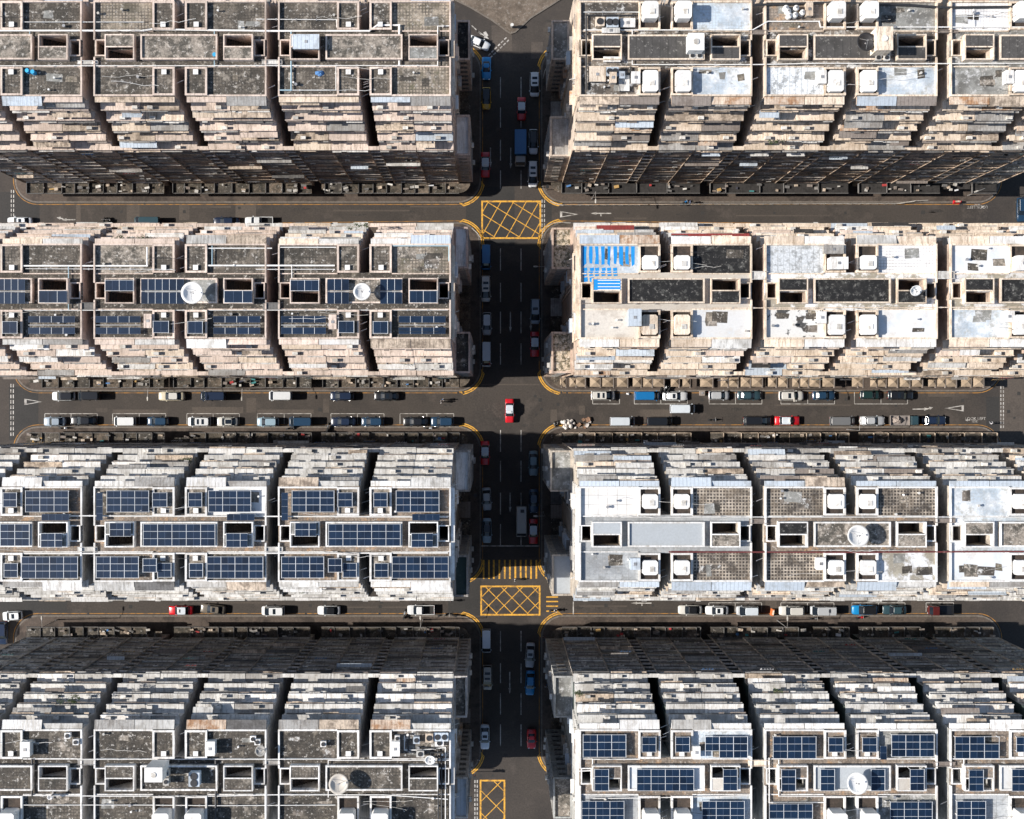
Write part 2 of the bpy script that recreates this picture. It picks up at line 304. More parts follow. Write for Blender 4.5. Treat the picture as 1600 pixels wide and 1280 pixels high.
# asphalt patches and manholes
def patches(name, lst, mt, z):
    m = MB()
    for r_ in lst: rect(m, *r_, z)
    struct(name, m, mt)
patches('road_patch', [(728, 292, 804, 384), (700, 905, 752, 962), (0, 300, 62, 348), (14, 604, 60, 688), (1541, 620, 1562, 690), (0, 936, 105, 957), (845, 300, 862, 345)], asphalt_dark, 0.003)
patches('warm_road_patch', [(119, 320, 126, 352), (198, 320, 218, 352), (280, 320, 296, 344), (368, 316, 400, 350), (1412, 648, 1460, 660), (176, 640, 262, 647), (300, 636, 380, 646), (402, 640, 490, 646), (1562, 590, 1600, 690), (1000, 640, 1050, 660)], asphalt_warm, 0.0035)
mh = MB()
rr = random.Random(3)
for (x, y) in [(190,331),(288,331),(374,325),(486,379),(579,380),(598,382),(981,333),(1098,333),(1210,333),(1321,333),(1442,332),(836,619),(844,625),(846,640),(872,632),(838,648),(1097,625),(1200,621),(1322,624),(1504,626),(1576,643),(1585,653),(1592,615),(733,663),(150,935),(173,940),(204,948),(485,946),(508,942),(715,945),(742,950),(776,949),(758,949),(768,950),(830,951),(834,930),(947,946),(955,954),(1020,946),(1400,634),(500,640),(788,326),(804,355),(800,361),(826,347),(751,1212),(770,1212),(596,941),(594,948),(1502,320)]:
    s_ = rr.uniform(1.6, 3.0); rect(mh, x-s_, y-s_, x+s_, y+s_, 0.0055)
struct('manhole_covers', mh, asphalt_dark)
oil = surf('oil_stained_asphalt', (0.035, 0.031, 0.028), dirt=(0.055, 0.048, 0.042), scale=.8, amt=.8, fine=.4, objvar=.2)
m = MB()
for (x, y) in [(1462,330),(1452,332),(1358,314),(1366,314),(560,336),(640,331),(120,604),(355,628),(920,642),(1150,640),(1290,637),(700,633),(820,665),(778,655),(455,946),(560,951),(905,950),(1000,952),(1235,945),(640,323),(1060,335),(95,650),(1500,940),(770,300),(826,870),(790,1180),(822,90),(858,33),(470,327),(1400,945)]:
    wx, wy = rr.uniform(4, 15), rr.uniform(1, 3); cx_, cy_ = mp(x, y); nn = 12; z_ = .0015
    m.flat([(cx_+wx/8.1*math.cos(6.283*i/nn)*rr.uniform(.6, 1.2), cy_+wy/8.1*math.sin(6.283*i/nn)*rr.uniform(.6, 1.2)) for i in range(nn)], z_)
struct('road_stain', m, oil)
m = MB(); z_ = .002
for (x0, y0, x1, y1) in [(300,322,361,325),(520,328,640,330.5),(640,322,752,324),(866,342,892,344),(1150,336,1300,338),(960,340,1010,343),(150,638,168,644),(385,622,400,645),(505,623,514,645),(860,640,870,660),(905,634,914,648),(985,652,1003,664),(1210,632,1330,634.5),(1450,612,1496,620),(300,941,420,943),(540,948,650,950),(905,946,980,948.5),(1196,938,1214,951),(1423,936,1445,958),(752,600,843,602),(770,880,800,884),(768,40,800,80),(830,66,848,92)]: rect(m, x0, y0, x1, y1, z_)
struct('trench_patch', m, asphalt_warm)
m = MB()
for (x, y) in [(226, 318), (382, 318), (159, 317), (62, 317), (67, 317), (493, 317), (578, 317), (716, 317), (724, 317), (542, 613), (716, 614), (724, 614), (877, 613), (886, 613), (478, 959.5), (593, 959.5), (138, 959.5), (846, 560), (846, 568), (846, 696), (846, 1166), (845.5, 1178), (751, 280), (750, 1000), (846, 375)]: rect(m, x-1.6, y-1.8, x+1.6, y+1.8, .0115)
struct('drain_grating', m, asphalt_dark)
def dash(lst, x, wd=1.3):
    m = MB()
    for a, b in lst: rect(m, x-wd/2, a, x+wd/2, b, 0.006)
    return m
DL = [(120.5,153.5),(168,199.5),(218.5,251),(266.5,295),(388.5,423),(442,472),(487,521),(536.5,570),(672,706),(720,753),(770,804),(819,852),(986,1018),(1036.5,1067.5),(1083.5,1117),(1132,1166)]
struct('lane_line', dash(DL, 782.0), whitep)
struct('lane_line', dash([d for d in DL if d[0] != 218.5], 814.1), whitep)
def boxj(x0, y0, x1, y1, slopes, sp, name='box_junction', off=(0, 0)):
    m = MB(); w_ = 2.6
    rect(m, x0, y0, x1, y0+w_, .008); rect(m, x0, y1-w_, x1, y1, .008); rect(m, x0, y0+w_, x0+w_, y1-w_, .008); rect(m, x1-w_, y0+w_, x1, y1-w_, .008)
    X0, Y0, X1, Y1 = x0+w_, y0+w_, x1-w_, y1-w_
    for si, (dx, dy) in enumerate(slopes):
        for k in range(-14, 15):
            cx = x0+off[si]+k*sp[si]; cy = y0
            # clip the line (cx,cy)+t(dx,dy)
            t0, t1 = -1e9, 1e9
            for c, d, lo, hi in ((cx, dx, X0, X1), (cy, dy, Y0, Y1)):
                a = (lo-c)/d; b = (hi-c)/d; t0 = max(t0, min(a, b)); t1 = min(t1, max(a, b))
            if t1-t0 > 2: strip(m, (cx+dx*t0, cy+dy*t0), (cx+dx*t1, cy+dy*t1), 1.25, .0075 if si else .007)
    return struct(name, m, yellow)
boxj(752, 313.5, 845.5, 373.5, [(1, .62), (-.56, 1)], (38.5, 19.8), off=(6, 12))
boxj(750.5, 915, 844.5, 962, [(1, 1), (-1, 1)], (24.3, 24.3), off=(6, 20))
boxj(749.5, 1218.5, 789.5, 1292, [(1, 1), (-1, 1)], (35, 31), off=(20, 36))
z = MB()
for x in (755.7,764,771.5,780.2,788.7,796.7,805.2,813.5,821.7,829.7,838): rect(z, x-1.3, 875, x+1.3, 904.5, .007)
for y in (933, 940, 947.3, 955): rect(z, 853.5, y-1, 872, y+1, .007)
struct('pedestrian_crossing', z, yellow)
m = MB(); rect(m, 752, 852.4, 843, 854, .006); rect(m, 895, 940, 896.6, 960, .006)
# give-way double dashes
def dd(x, ya, yb, n, w_=2.0, step=4.0):
    for c in (x, x+step):
        for k in range(n):
            a = ya+(yb-ya)*k/n; rect(m, c-w_/2, a, c+w_/2, a+(yb-ya)/n*.66, .006)
dd(846.9, 312, 372, 8, 1.5, 3.8); dd(17.6, 297, 341, 6, 1.3, 3.7); dd(17, 600, 684, 10, 1.5, 3.8); dd(1563.8, 604, 671, 11, 1.6, 4.0); dd(742, 1219, 1290, 10, 1.8, 3.8)
for o in (0, 4.2):
    for k in range(6):
        a = k/6; b = a+.11; x0, y0, x1, y1 = 763+o*.7, 87+o*.85, 793+o*.9, 57+o*.9
        strip(m, (x0+(x1-x0)*a, y0+(y1-y0)*a), (x0+(x1-x0)*b, y0+(y1-y0)*b), 1.9, .006)
struct('give_way_line', m, whitep)
m = MB()
def tri(x0, x1, yc, h):   # base at x0, point at x1
    b = 3.5 if x1 > x0 else -3.5
    A = mp(x0, yc-h); B = mp(x0, yc+h); C_ = mp(x1, yc); a = mp(x0+b, yc-h*.66); b_ = mp(x0+b, yc+h*.66); c = mp(x1-(x1-x0)*.2, yc)
    for q in ((A, B, b_, a), (A, a, c, C_), (B, C_, c, b_)): m.flat(q, .006)
tri(38, 66, 628, 5); tri(875, 904, 335, 5); tri(1506, 1476, 638, 5)
struct('give_way_triangle', m, whitep)
m = MB()
def arrow(a, b, hd=4.5, hw=4.2, w_=1.6):   # straight arrow from a to head b
    A = Vector(a); B = Vector(b); d = (B-A).normalized(); n = Vector((-d.y, d.x)); H_ = B-d*hd*2
    strip(m, a, tuple(H_), w_, .006); m.flat([mp(*(H_+n*hw/2)), mp(*B), mp(*(H_-n*hw/2))][::-1], .0062)
for x, a, b in ((798, 231, 264), (797.5, 487, 520), (797, 770, 801), (796.5, 1050, 1084), (766.3, 231, 262), (829.5, 487, 518)): arrow((x, a), (x, b))
arrow((955, 333.5), (923, 333.5)); strip(m, (939, 333), (939, 338), 1.4, .0064)
arrow((118, 343.5), (96, 343.5), 4, 5); arrow((99, 342), (88.5, 340), 3, 5)
arrow((1426, 639.5), (1452, 639), 4, 5); arrow((1449, 639), (1458, 636.5), 3, 5)
arrow((1018, 942.5), (986, 942.5)); strip(m, (1003, 942.5), (1003, 947), 1.4, .0064)
arrow((744, 47), (764, 61), 4, 6)
strip(m, (737, 40), (752, 54), 1.4, .006); strip(m, (757, 50), (761, 57), 5, .0066)
struct('road_arrow', m, whitep)
def bay(segs, y, y2, name='parking_bay_lines'):
    m = MB()
    for x0, x1, nb in segs:
        rect(m, x0, y-.45, x1, y+.45, .006)
        for k in range(nb+1): x = x0+(x1-x0)*k/nb; rect(m, x-.45, min(y+.45, y2), x+.45, max(y-.45, y2), .0064)
    struct(name, m, whitep)
bay([(70,152,2),(176,259,2),(292,374,2),(402,486,2),(517,600,2),(625,709,2)], 646.5, 663)
bay([(926,968,1),(991,1074,2),(1108,1190.5,2),(1220,1304,2),(1335,1418,2)], 631.3, 613)
bay([(1107.5,1190,2),(1220,1303,2),(1331,1414,2),(1447,1490,1)], 942, 956)
def word(txt, px, py, size, rot):
    cu = bpy.data.curves.new('t', 'FONT'); cu.body = txt; cu.size = size; cu.align_x = 'CENTER'; cu.align_y = 'CENTER'
    o = bpy.data.objects.new('t', cu); COL.objects.link(o); bpy.context.view_layer.update()
    me = bpy.data.meshes.new_from_object(o.evaluated_get(bpy.context.evaluated_depsgraph_get())); bpy.data.objects.remove(o); me.materials.clear(); me.materials.append(whitep)
    x, y = mp(px, py); q = put('road_lettering', me, None, (x, y, .007), (0, 0, rot)); q['kind'] = 'structure'
word('LOOK LEFT', 1527, 323.5, .78, math.pi); word('LOOK LEFT', 1524, 654.5, .78, 0); word('望左', 1527, 320.6, .6, math.pi); word('望左', 1523, 658.5, .6, 0)
m = MB(); arrow((1533, 323), (1538, 323), 2.4, 4, 1); arrow((1516, 656.5), (1508, 656.5), 2, 4, 1); struct('road_arrow', m, whitep)
# earth island in the fork at the top
isl = [mp(*p) for p in [(560,-120),(640,-40),(700,-4),(735,13),(770,34),(790,49),(798,54),(806,51),(830,29),(862,9),(885,-6),(960,-50),(1040,-120)]]
m = MB(); m.prismz(isl, 0, .14); struct('traffic_island', m, islandm)
m = band(isl, -0.02, 0.24, 0.15, False); 
a_ = offset(isl, 0.24); b_ = offset(isl, -0.24)
m = MB()
for i in range(len(isl)-1): m.add([(*isl[i], .145), (*isl[i+1], .145), (*b_[i+1], .145), (*b_[i], .145)], [(0, 1, 2, 3)])
struct('island_kerb', m, kerbm)

# ------------------------------------------------------------------ apartment blocks
Z1, FL, NLOW = 4.6, 2.8, 11
ZT = Z1+FL*NLOW      # 35.4 top of the sheer wall
HF, STEP = 12.0, 0.95
def profile(notch=None):
    p = [(HF, 0), (HF, ZT)]
    for k in range(5): y = HF-STEP*(k+1); p += [(y, ZT+FL*k), (y, ZT+FL*(k+1))]
    q = [(-a, b) for a, b in p][::-1]
    if notch: y0, y1, zz = notch; p += [(y1, RZ), (y1, zz), (y0, zz), (y0, RZ)]
    return p+q
def body_mesh(wall, deck, open_w, open_e, side):
    m = MB()
    for s in (-1, 1):
        op = open_w if s < 0 else open_e
        segs = [(.85, 6.9, None), (6.9, 11.0, (.1, 1.72, RZ-4.5) if op == 'N' else (-1.72, -.1, RZ-4.5)), (11.0, 11.25, None), (11.25, 12.9, (-.95, 1.2, 6.0)), (12.9, 13.1, None)]
        for a, b, nt_ in segs:
            x0, x1 = (a, b) if s > 0 else (-b, -a)
            m.prismx(profile(nt_), x0, x1, 0, RZ, 1)
    m.box(-.85, .85, -2.9, 2.9, 0, RZ, 0, 1)
    return m
def rim(m, x0, x1, y0, y1, z0, z1, t=.22, mi=0, top=None):
    m.box(x0, x1, y1-t, y1, z0, z1, mi, top); m.box(x0, x1, y0, y0+t, z0, z1, mi, top)
    m.box(x0, x0+t, y0+t, y1-t, z0, z1, mi, top); m.box(x1-t, x1, y0+t, y1-t, z0, z1, mi, top)

FW = 6.05      # width of one flat's frontage
def hash2(*a): return sum(ord(c)*(i+3) for i, c in enumerate(str(a)))
def ledge_me(depth, mt, curb, var=0):
    def f():
        m = MB(); m.box(-FW/2+.03, FW/2-.03, 0, depth, -.2, .06)
        if curb: m.box(-FW/2+.03, FW/2-.03, depth-.14, depth, .061, .32)
        if depth > 1:   # flower racks and drip shelves hung below the edge
            r5 = random.Random(hash2(depth, mt, curb, var)); x = -FW/2+.1
            while x < FW/2-.4:
                w5 = min(r5.choice([.9, 1.6, 2.6, 3.5]), FW/2-.05-x)
                if r5.random() < .68: z5 = r5.choice([-.45, -.7]); m.box(x, x+w5-.06, depth-.3, depth+r5.choice([.1, .16, .24]), z5, z5+.06, 1)
                x += w5
        return m.mesh('ledge', [LM[mt], LM[['stain', 'grey', 'dgrey', 'lgrey', 'brown'][var % 5]]])
    return cached(('ledge', depth, mt, curb, var), f)
def awn_me(w_, depth, drop, mt):
    def f():
        m = MB(); n = max(2, int(w_/.5)); v0 = []
        m.add([(-w_/2, 0, 0), (w_/2, 0, 0), (w_/2, depth, -drop), (-w_/2, depth, -drop), (-w_/2, 0, -.06), (w_/2, 0, -.06), (w_/2, depth, -drop-.06), (-w_/2, depth, -drop-.06)],
              [(0, 1, 2, 3), (4, 5, 6, 7), (0, 1, 5, 4), (1, 2, 6, 5), (2, 3, 7, 6), (3, 0, 4, 7)])
        for i in range(n+1):
            x = -w_/2+w_*i/n; m.add([(x-.03, 0, .015), (x+.03, 0, .015), (x+.03, depth, -drop+.015), (x-.03, depth, -drop+.015), (x-.03, 0, .001), (x+.03, 0, .001), (x+.03, depth, -drop+.001), (x-.03, depth, -drop+.001)], [(0, 1, 2, 3), (0, 1, 5, 4), (1, 2, 6, 5), (2, 3, 7, 6), (3, 0, 4, 7)])
        return m.mesh('awning', LM[mt])
    return cached(('awn', w_, depth, drop, mt), f)
def bal_me(depth, h, mt):
    def f():
        m = MB(); m.box(-FW/2+.05, FW/2-.05, 0, depth, -.15, h)
        for k in range(3): x = -FW/2+.05+(k+.5)*(FW-.1)/3; m.box(x-.04, x+.04, .02, depth+.03, -.1, h+.03)
        return m.mesh('balcony', LM[mt])
    return cached(('bal', depth, h, mt), f)
def win_me(w_, h):
    def f():
        m = MB(); m.box(-w_/2, w_/2, -.02, .05, 0, h, 0)
        t = .07
        m.box(-w_/2-t, w_/2+t, -.02, .1, h, h+t, 1); m.box(-w_/2-t, w_/2+t, -.02, .1, -t, 0, 1)
        n = max(2, int(w_/1.1))
        for i in range(n+1): x = -w_/2+w_*i/n; m.box(x-.04, x+.04, .051, .09, 0, h, 1)
        return m.mesh('window', [glass, frame])
    return cached(('win', w_, h), f)
def ac_me():
    def f():
        m = MB(); m.box(-.42, .42, 0, .5, 0, .55, 0); m.tube((0, .505, .28), (0, .52, .28), .18, 10, mi=1); m.box(-.38, .38, .05, .1, .55, .58, 0)
        return m.mesh('air_conditioner', [acm, darkmetal])
    return cached('ac', f)
CLOTHS = [surf('blue_cloth', (.08, .2, .42), fine=.2), surf('white_cloth', (.65, .66, .68), fine=.1), surf('red_cloth', (.42, .05, .05), fine=.2), surf('teal_cloth', (.06, .25, .25), fine=.2), surf('dark_cloth', (.05, .05, .07), fine=.2), surf('ochre_cloth', (.5, .32, .12), fine=.2)]
def cloth_me(i):
    def f():
        m = MB(); m.tube((-1.1, .75, 0), (1.1, .75, 0), .02, 6, mi=1); rr = random.Random(i); x = -1.0
        while x < .9:
            w_ = rr.uniform(.25, .5); h = rr.uniform(.4, .9); m.add([(x, .73, 0), (x+w_, .77, 0), (x+w_, .9, -h), (x, .62, -h)], [(0, 1, 2, 3)]); x += w_+.08
        return m.mesh('laundry', [CLOTHS[i % 6], steel])
    return cached(('cloth', i), f)
PAL_T = {   # terrace ledges per row and side
 (1, 'L'): ['pink']*6+['cream']*2+['stain']*3+['grey', 'blue'], (1, 'R'): ['cream']*4+['rust']*3+['stain']*3+['grey']*3+['brown'],
 (2, 'L'): ['pink']*7+['cream']*2+['lgrey']*2+['white', 'grey'], (2, 'R'): ['cream']*5+['pink']*2+['white']*3+['rust', 'grey', 'blue', 'stain'],
 (3, 'L'): ['lgrey']*6+['white']*3+['stain', 'grey'], (3, 'R'): ['lgrey']*3+['brown']+['cream']*3+['grey']*3+['blue', 'stain'],
 (4, 'L'): ['lgrey']*6+['white']*3+['grey']*2+['stain'], (4, 'R'): ['lgrey']*5+['white']*5+['stain', 'cream']}
PAL_A = {
 (1, 'L'): ['stain', 'grey', 'blue', 'cream', 'pink'], (1, 'R'): ['grey', 'rust', 'stain', 'rust', 'brown', 'grey', 'blue'],
 (2, 'L'): ['blue', 'grey', 'stain', 'lgrey', 'white', 'pink'], (2, 'R'): ['white', 'blue', 'grey', 'rust', 'lgrey', 'black', 'cream'],
 (3, 'L'): ['lgrey', 'grey', 'stain', 'white', 'white', 'dgrey'], (3, 'R'): ['blue', 'grey', 'dgrey', 'lgrey', 'white', 'blue', 'stain'],
 (4, 'L'): ['white', 'rust', 'grey', 'dgrey', 'stain', 'brown', 'lgrey'], (4, 'R'): ['white', 'white', 'blue', 'rust', 'lgrey', 'stain', 'brown', 'dgrey']}
ROWN = {1: 'top row', 2: 'second row', 3: 'third row', 4: 'bottom row'}
ORD = {1: 'first', 2: 'second', 3: 'third'}
def bname(row, side, i): return '%s, %s building %s of avenue' % (ROWN[row], ORD[i], 'left' if side == 'L' else 'right')
BC = {}
for i in (1, 2, 3): BC['L', i] = -19.45-27.95*(i-1); BC['R', i] = 26.2+28.1*(i-1)

# per building: deck, NW NE SW SE terrace covering, bar covering, tower kind (p plain, t tank pit), W box, E box (covering, open side)
def D(deck, nw, ne, sw, se, bar, tw, wb, eb): return dict(deck=deck, t=dict(NW=nw, NE=ne, SW=sw, SE=se), bar=bar, tw=tw, wb=wb, eb=eb)
ROOF = {
 (1,'L',1): D('moss','moss','mosslight','moss','mosslight','mottle','pppp','white','greymot'),
 (1,'L',2): D('moss','mosslight','moss','moss','moss','mottle','pppp','mottle','mottle'),
 (1,'L',3): D('moss','moss','moss','moss','moss','mottle','pppp','mottle','mottle'),
 (1,'R',1): D('cluttered','cluttered','bluewhite','cluttered','bluewhite','darkslab','tttt','darkslab','darkslab'),
 (1,'R',2): D('cluttered','rusttile','greymot','speck','bluewhite','darkslab','tttt','darkslab','darkslab'),
 (1,'R',3): D('greymot','whitetile','greymot','greymot','bluewhite','darkslab','tttt','darkslab','darkslab'),
 (2,'L',1): D('darkmoss','moss','mosslight','moss','darkmoss','mottle','pppp','moss','moss'),
 (2,'L',2): D('darkmoss','mottle','moss','moss','darkmoss','greymot','pppp','moss','moss'),
 (2,'L',3): D('darkmoss','moss','moss','moss','moss','mottle','pppp','moss','moss'),
 (2,'R',1): D('offwhite','bluewhite','tar','offwhite','white','tar','tttt','blue','tar'),
 (2,'R',2): D('patchy','speck','whitetile','whitemess','white','tar','tttt','tar','tar'),
 (2,'R',3): D('patchy','white','white','bluewhite','white','tar','tttt','tar','tar'),
 (3,'L',1): D('rusttile','rusttile','rusttile','rusttile','rusttile','greymot','pppp','greymot','greymot'),
 (3,'L',2): D('rusttile','mottle','white','rusttile','mottle','greymot','pppp','greymot','greymot'),
 (3,'L',3): D('rusttile','mottle','rusttile','mottle','mottle','greymot','pppp','greymot','greymot'),
 (3,'R',1): D('greytile','sheets','checker','greytile','checker','paleslab','tttt','paleslab','mottle'),
 (3,'R',2): D('rusttile','checker','checker','checker','patchy','mottle','tttt','tar','mottle'),
 (3,'R',3): D('bluewhite','bluewhite','bluewhite','white','bluewhite','mottle','tttt','mottle','mottle'),
 (4,'L',1): D('darkmoss','darkmoss','cluttered','darkmoss','darkmoss','moss','ppTT','moss','moss'),
 (4,'L',2): D('darkmoss','darkmoss','darkmoss','darkmoss','moss','darkmoss','ppTT','moss','moss'),
 (4,'L',3): D('darkmoss','darkmoss','moss','moss','moss','darkmoss','ppTT','moss','moss'),
 (4,'R',1): D('rusttile','rusttile','bluewhite','greytile','bluewhite','white','ppTT','rusttile','offwhite'),
 (4,'R',2): D('rusttile','rusttile','greymot','rusttile','greymot','paleslab','ppTT','rusttile','offwhite'),
 (4,'R',3): D('rusttile','rusttile','rusttile','greytile','greytile','white','ppTT','rusttile','offwhite'),
}
STYLE = {(1, 'L'): 'pinkish weathered', (1, 'R'): 'rust-stained cream', (2, 'L'): 'pink-cream solar-roofed', (2, 'R'): 'cream white-roofed', (3, 'L'): 'pale grey solar-roofed', (3, 'R'): 'grey-cream tile-roofed', (4, 'L'): 'grey dark-roofed', (4, 'R'): 'white solar-roofed'}

def tank(name, parent_lab, cx, cy, z, w_, d_, h, mt=None, two=False):
    t = thing('water_tank', parent_lab, 'water tank', (cx, cy, z), 0, 'water tanks on the roofs')
    m = MB(); c = .28
    m.prismz([(-w_/2+c, -d_/2), (w_/2-c, -d_/2), (w_/2, -d_/2+c), (w_/2, d_/2-c), (w_/2-c, d_/2), (-w_/2+c, d_/2), (-w_/2, d_/2-c), (-w_/2, -d_/2+c)], 0, h)
    build('tank_body', m, mt or white, t)
    m = MB(); m.box(-.35, .35, -.35, .35, 0, .09, 0); m.box(-.4, .4, -.4, .4, -.001, .04, 0)
    build('hatch', m, acm, t, (w_*.12, -d_*.1, h+.003))
    m = MB(); m.tube((-w_/2-.08, -d_/4, 0), (-w_/2-.08, -d_/4, h*.9), .05); m.tube((-w_/2-.08, -d_/4, h*.9), (-w_/2+.1, -d_/4, h*.9), .05)
    build('pipe', m, steel, t); return t

def block(row, side, idx):
    key = (row, side); cfg = ROOF[row, side, idx]; rng = random.Random(row*100+idx*10+(5 if side == 'R' else 0))
    cx = BC[side, idx]; cy = ROWY[row]; wall = WALLS[key]; cop = LM['white'] if (row in (3, 4)) else (LM['cream'] if side == 'R' else LM['pink'])
    root = thing('apartment_block', '%s apartment block, %s' % (STYLE[key], bname(row, side, idx)), 'apartment block', (cx, cy, 0), 0, 'stepped apartment blocks in four rows')
    mb = body_mesh(wall, None, 'S', 'N', side)
    build('wall', mb, [wall, RM[cfg['deck']]], root)
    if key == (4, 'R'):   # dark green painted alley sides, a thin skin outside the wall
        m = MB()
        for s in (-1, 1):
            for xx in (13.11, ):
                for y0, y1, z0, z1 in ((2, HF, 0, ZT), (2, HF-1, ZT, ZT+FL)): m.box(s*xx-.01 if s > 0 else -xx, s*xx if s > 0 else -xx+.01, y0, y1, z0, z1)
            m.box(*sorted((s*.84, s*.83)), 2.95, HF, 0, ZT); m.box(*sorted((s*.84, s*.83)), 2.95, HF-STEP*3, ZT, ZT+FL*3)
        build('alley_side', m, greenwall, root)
    # terraces coverings, parapets
    for q, (sx, sy) in dict(NW=(-1, 1), NE=(1, 1), SW=(-1, -1), SE=(1, -1)).items():
        x0, x1 = sorted((sx*4.12, sx*12.84)); y0, y1 = sorted((sy*2.75, sy*6.98))
        m = MB(); m.box(x0, x1, y0, y1, RZ, RZ+.02); build('roof_terrace', m, RM[cfg['t'][q]], root)
        m = MB(); ph = rng.choice([.38, .45, .5])
        ya, yb = sorted((sy*6.98, sy*7.22)); m.box(*sorted((sx*4.12, sx*13.09)), ya, yb, RZ, RZ+ph)
        xa, xb = sorted((sx*12.85, sx*13.09)); ya, yb = sorted((sy*1.3, sy*6.979)); m.box(xa, xb, ya, yb, RZ, RZ+ph)
        ya, yb = sorted((sy*2.62, sy*2.78)); m.box(*sorted((sx*4.12, sx*12.849)), ya, yb, RZ, RZ+.22)
        build('parapet', m, cop, root)
        # tower
        tk = cfg['tw'][{'NW': 0, 'NE': 1, 'SW': 2, 'SE': 3}[q]]
        x0, x1 = sorted((sx*.82, sx*4.1)); y0, y1 = sorted((sy*2.85, sy*7.1)); pn = dict(NW='north-west', NE='north-east', SW='south-west', SE='south-east')[q]
        if tk in 'p':
            m = MB(); m.box(x0, x1, y0, y1, RZ, RZ+.35, 0, 1); rim(m, x0-.04, x1+.04, y0-.04, y1+.04, RZ+.35, RZ+.58, .3, 2)
            tmat = RM['moss' if row < 3 else ('mottle' if row == 3 else 'darkmoss')] if side == 'L' else RM['rusttile']
            t = build('stair_tower', m, [wall, tmat, cop], root)
            h = MB(); h.box(-.33, .33, -.33, .33, 0, .25); h.box(-.38, .38, -.38, .38, .25, .3)
            build('hatch', h, white, t, ((x0+x1)/2+rng.uniform(-.1, .1), sy*3.6, RZ+.352))
        else:
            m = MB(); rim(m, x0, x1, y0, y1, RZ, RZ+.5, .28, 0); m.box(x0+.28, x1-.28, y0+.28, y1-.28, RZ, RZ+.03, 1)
            t = build('stair_pit', m, [cop, hole], root)
            if not (row == 2 and side == 'R' and idx == 2 and q == 'NW'):
                tx = (x0+x1)/2+rng.uniform(-.1, .1)
                if tk == 't':
                    hh = {1: 2.2 if sy > 0 else 1.2}.get(row, 1.0 if row == 3 else 1.3); dd_ = {1: 2.6 if sy > 0 else 3.2, 2: 2.1 if sy > 0 else 3.0, 3: 2.2}[row]
                    yy = {1: 3.2 if sy < 0 else 5.3, 2: 4.3 if sy > 0 else 5.1, 3: 5.0}[row]; yy = sy*yy if row > 1 else sy*(5.1 if sy < 0 else 5.3)
                    tank('t', 'white water tank, %s roof pit, %s' % (pn, bname(row, side, idx)), cx+tx, cy+yy, RZ+.04, 2.35, dd_, hh, LM['cream'] if row == 2 and idx == 1 and sy < 0 else None)
                else:
                    tank('t', 'tall white water tank, %s roof pit, %s' % (pn, bname(row, side, idx)), cx+tx, cy+sy*5.9, RZ+.04, 2.5, 2.3, 2.6)
    # central raised bar
    m = MB(); m.box(-5.75, 5.75, -1.8, 1.9, RZ, RZ+.85, 0, 1); rim(m, -5.8, 5.8, -1.85, 1.95, RZ+.85, RZ+1.1 if row != 1 or side == 'L' else RZ+.92, .24, 2)
    build('roof_plant_room', m, [wall, RM[cfg['bar']], cop], root)
    # half-open stair boxes
    for s, b, op in ((-1, cfg['wb'], 'S'), (1, cfg['eb'], 'N')):
        x0, x1 = sorted((s*6.9, s*11.0)); m = MB(); rim(m, x0-.18, x1+.18, -1.9, 1.95, RZ, RZ+1.15, .18, 0)
        y0, y1 = (-1.72, 0.05) if op == 'N' else (.05, 1.77)
        m.box(x0, x1, y0, y1, RZ+.9, RZ+1.1, 0, 1)
        m.box(x0, x1, .05-.09, .05+.09, RZ+1.1, RZ+1.18, 0)
        build('stair_box', m, [cop, RM[b]], root)
        for k in range(8):   # steps going down in the opening
            pass
        m = MB(); yo = (.15, 1.68) if op == 'N' else (-1.68, -.15)
        for k in range(12): m.box(x0+.1+k*.32, x0+.1+(k+1)*.32, yo[0], yo[1], RZ-4.45, RZ-.4-k*.3)
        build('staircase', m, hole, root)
        # shaft kerb
        x0, x1 = sorted((s*11.2, s*12.84)); m = MB(); rim(m, x0, x1, -1.12, 1.37, RZ, RZ+.4, .16)
        build('light_shaft_kerb', m, cop, root)
    # facade: near side has the sheer floors as well
    near = -1 if row < 3 else 1
    fx = [-13.05+FW/2, -13.05+FW*1.5+.05, .9+FW/2, .9+FW*1.5+.05]
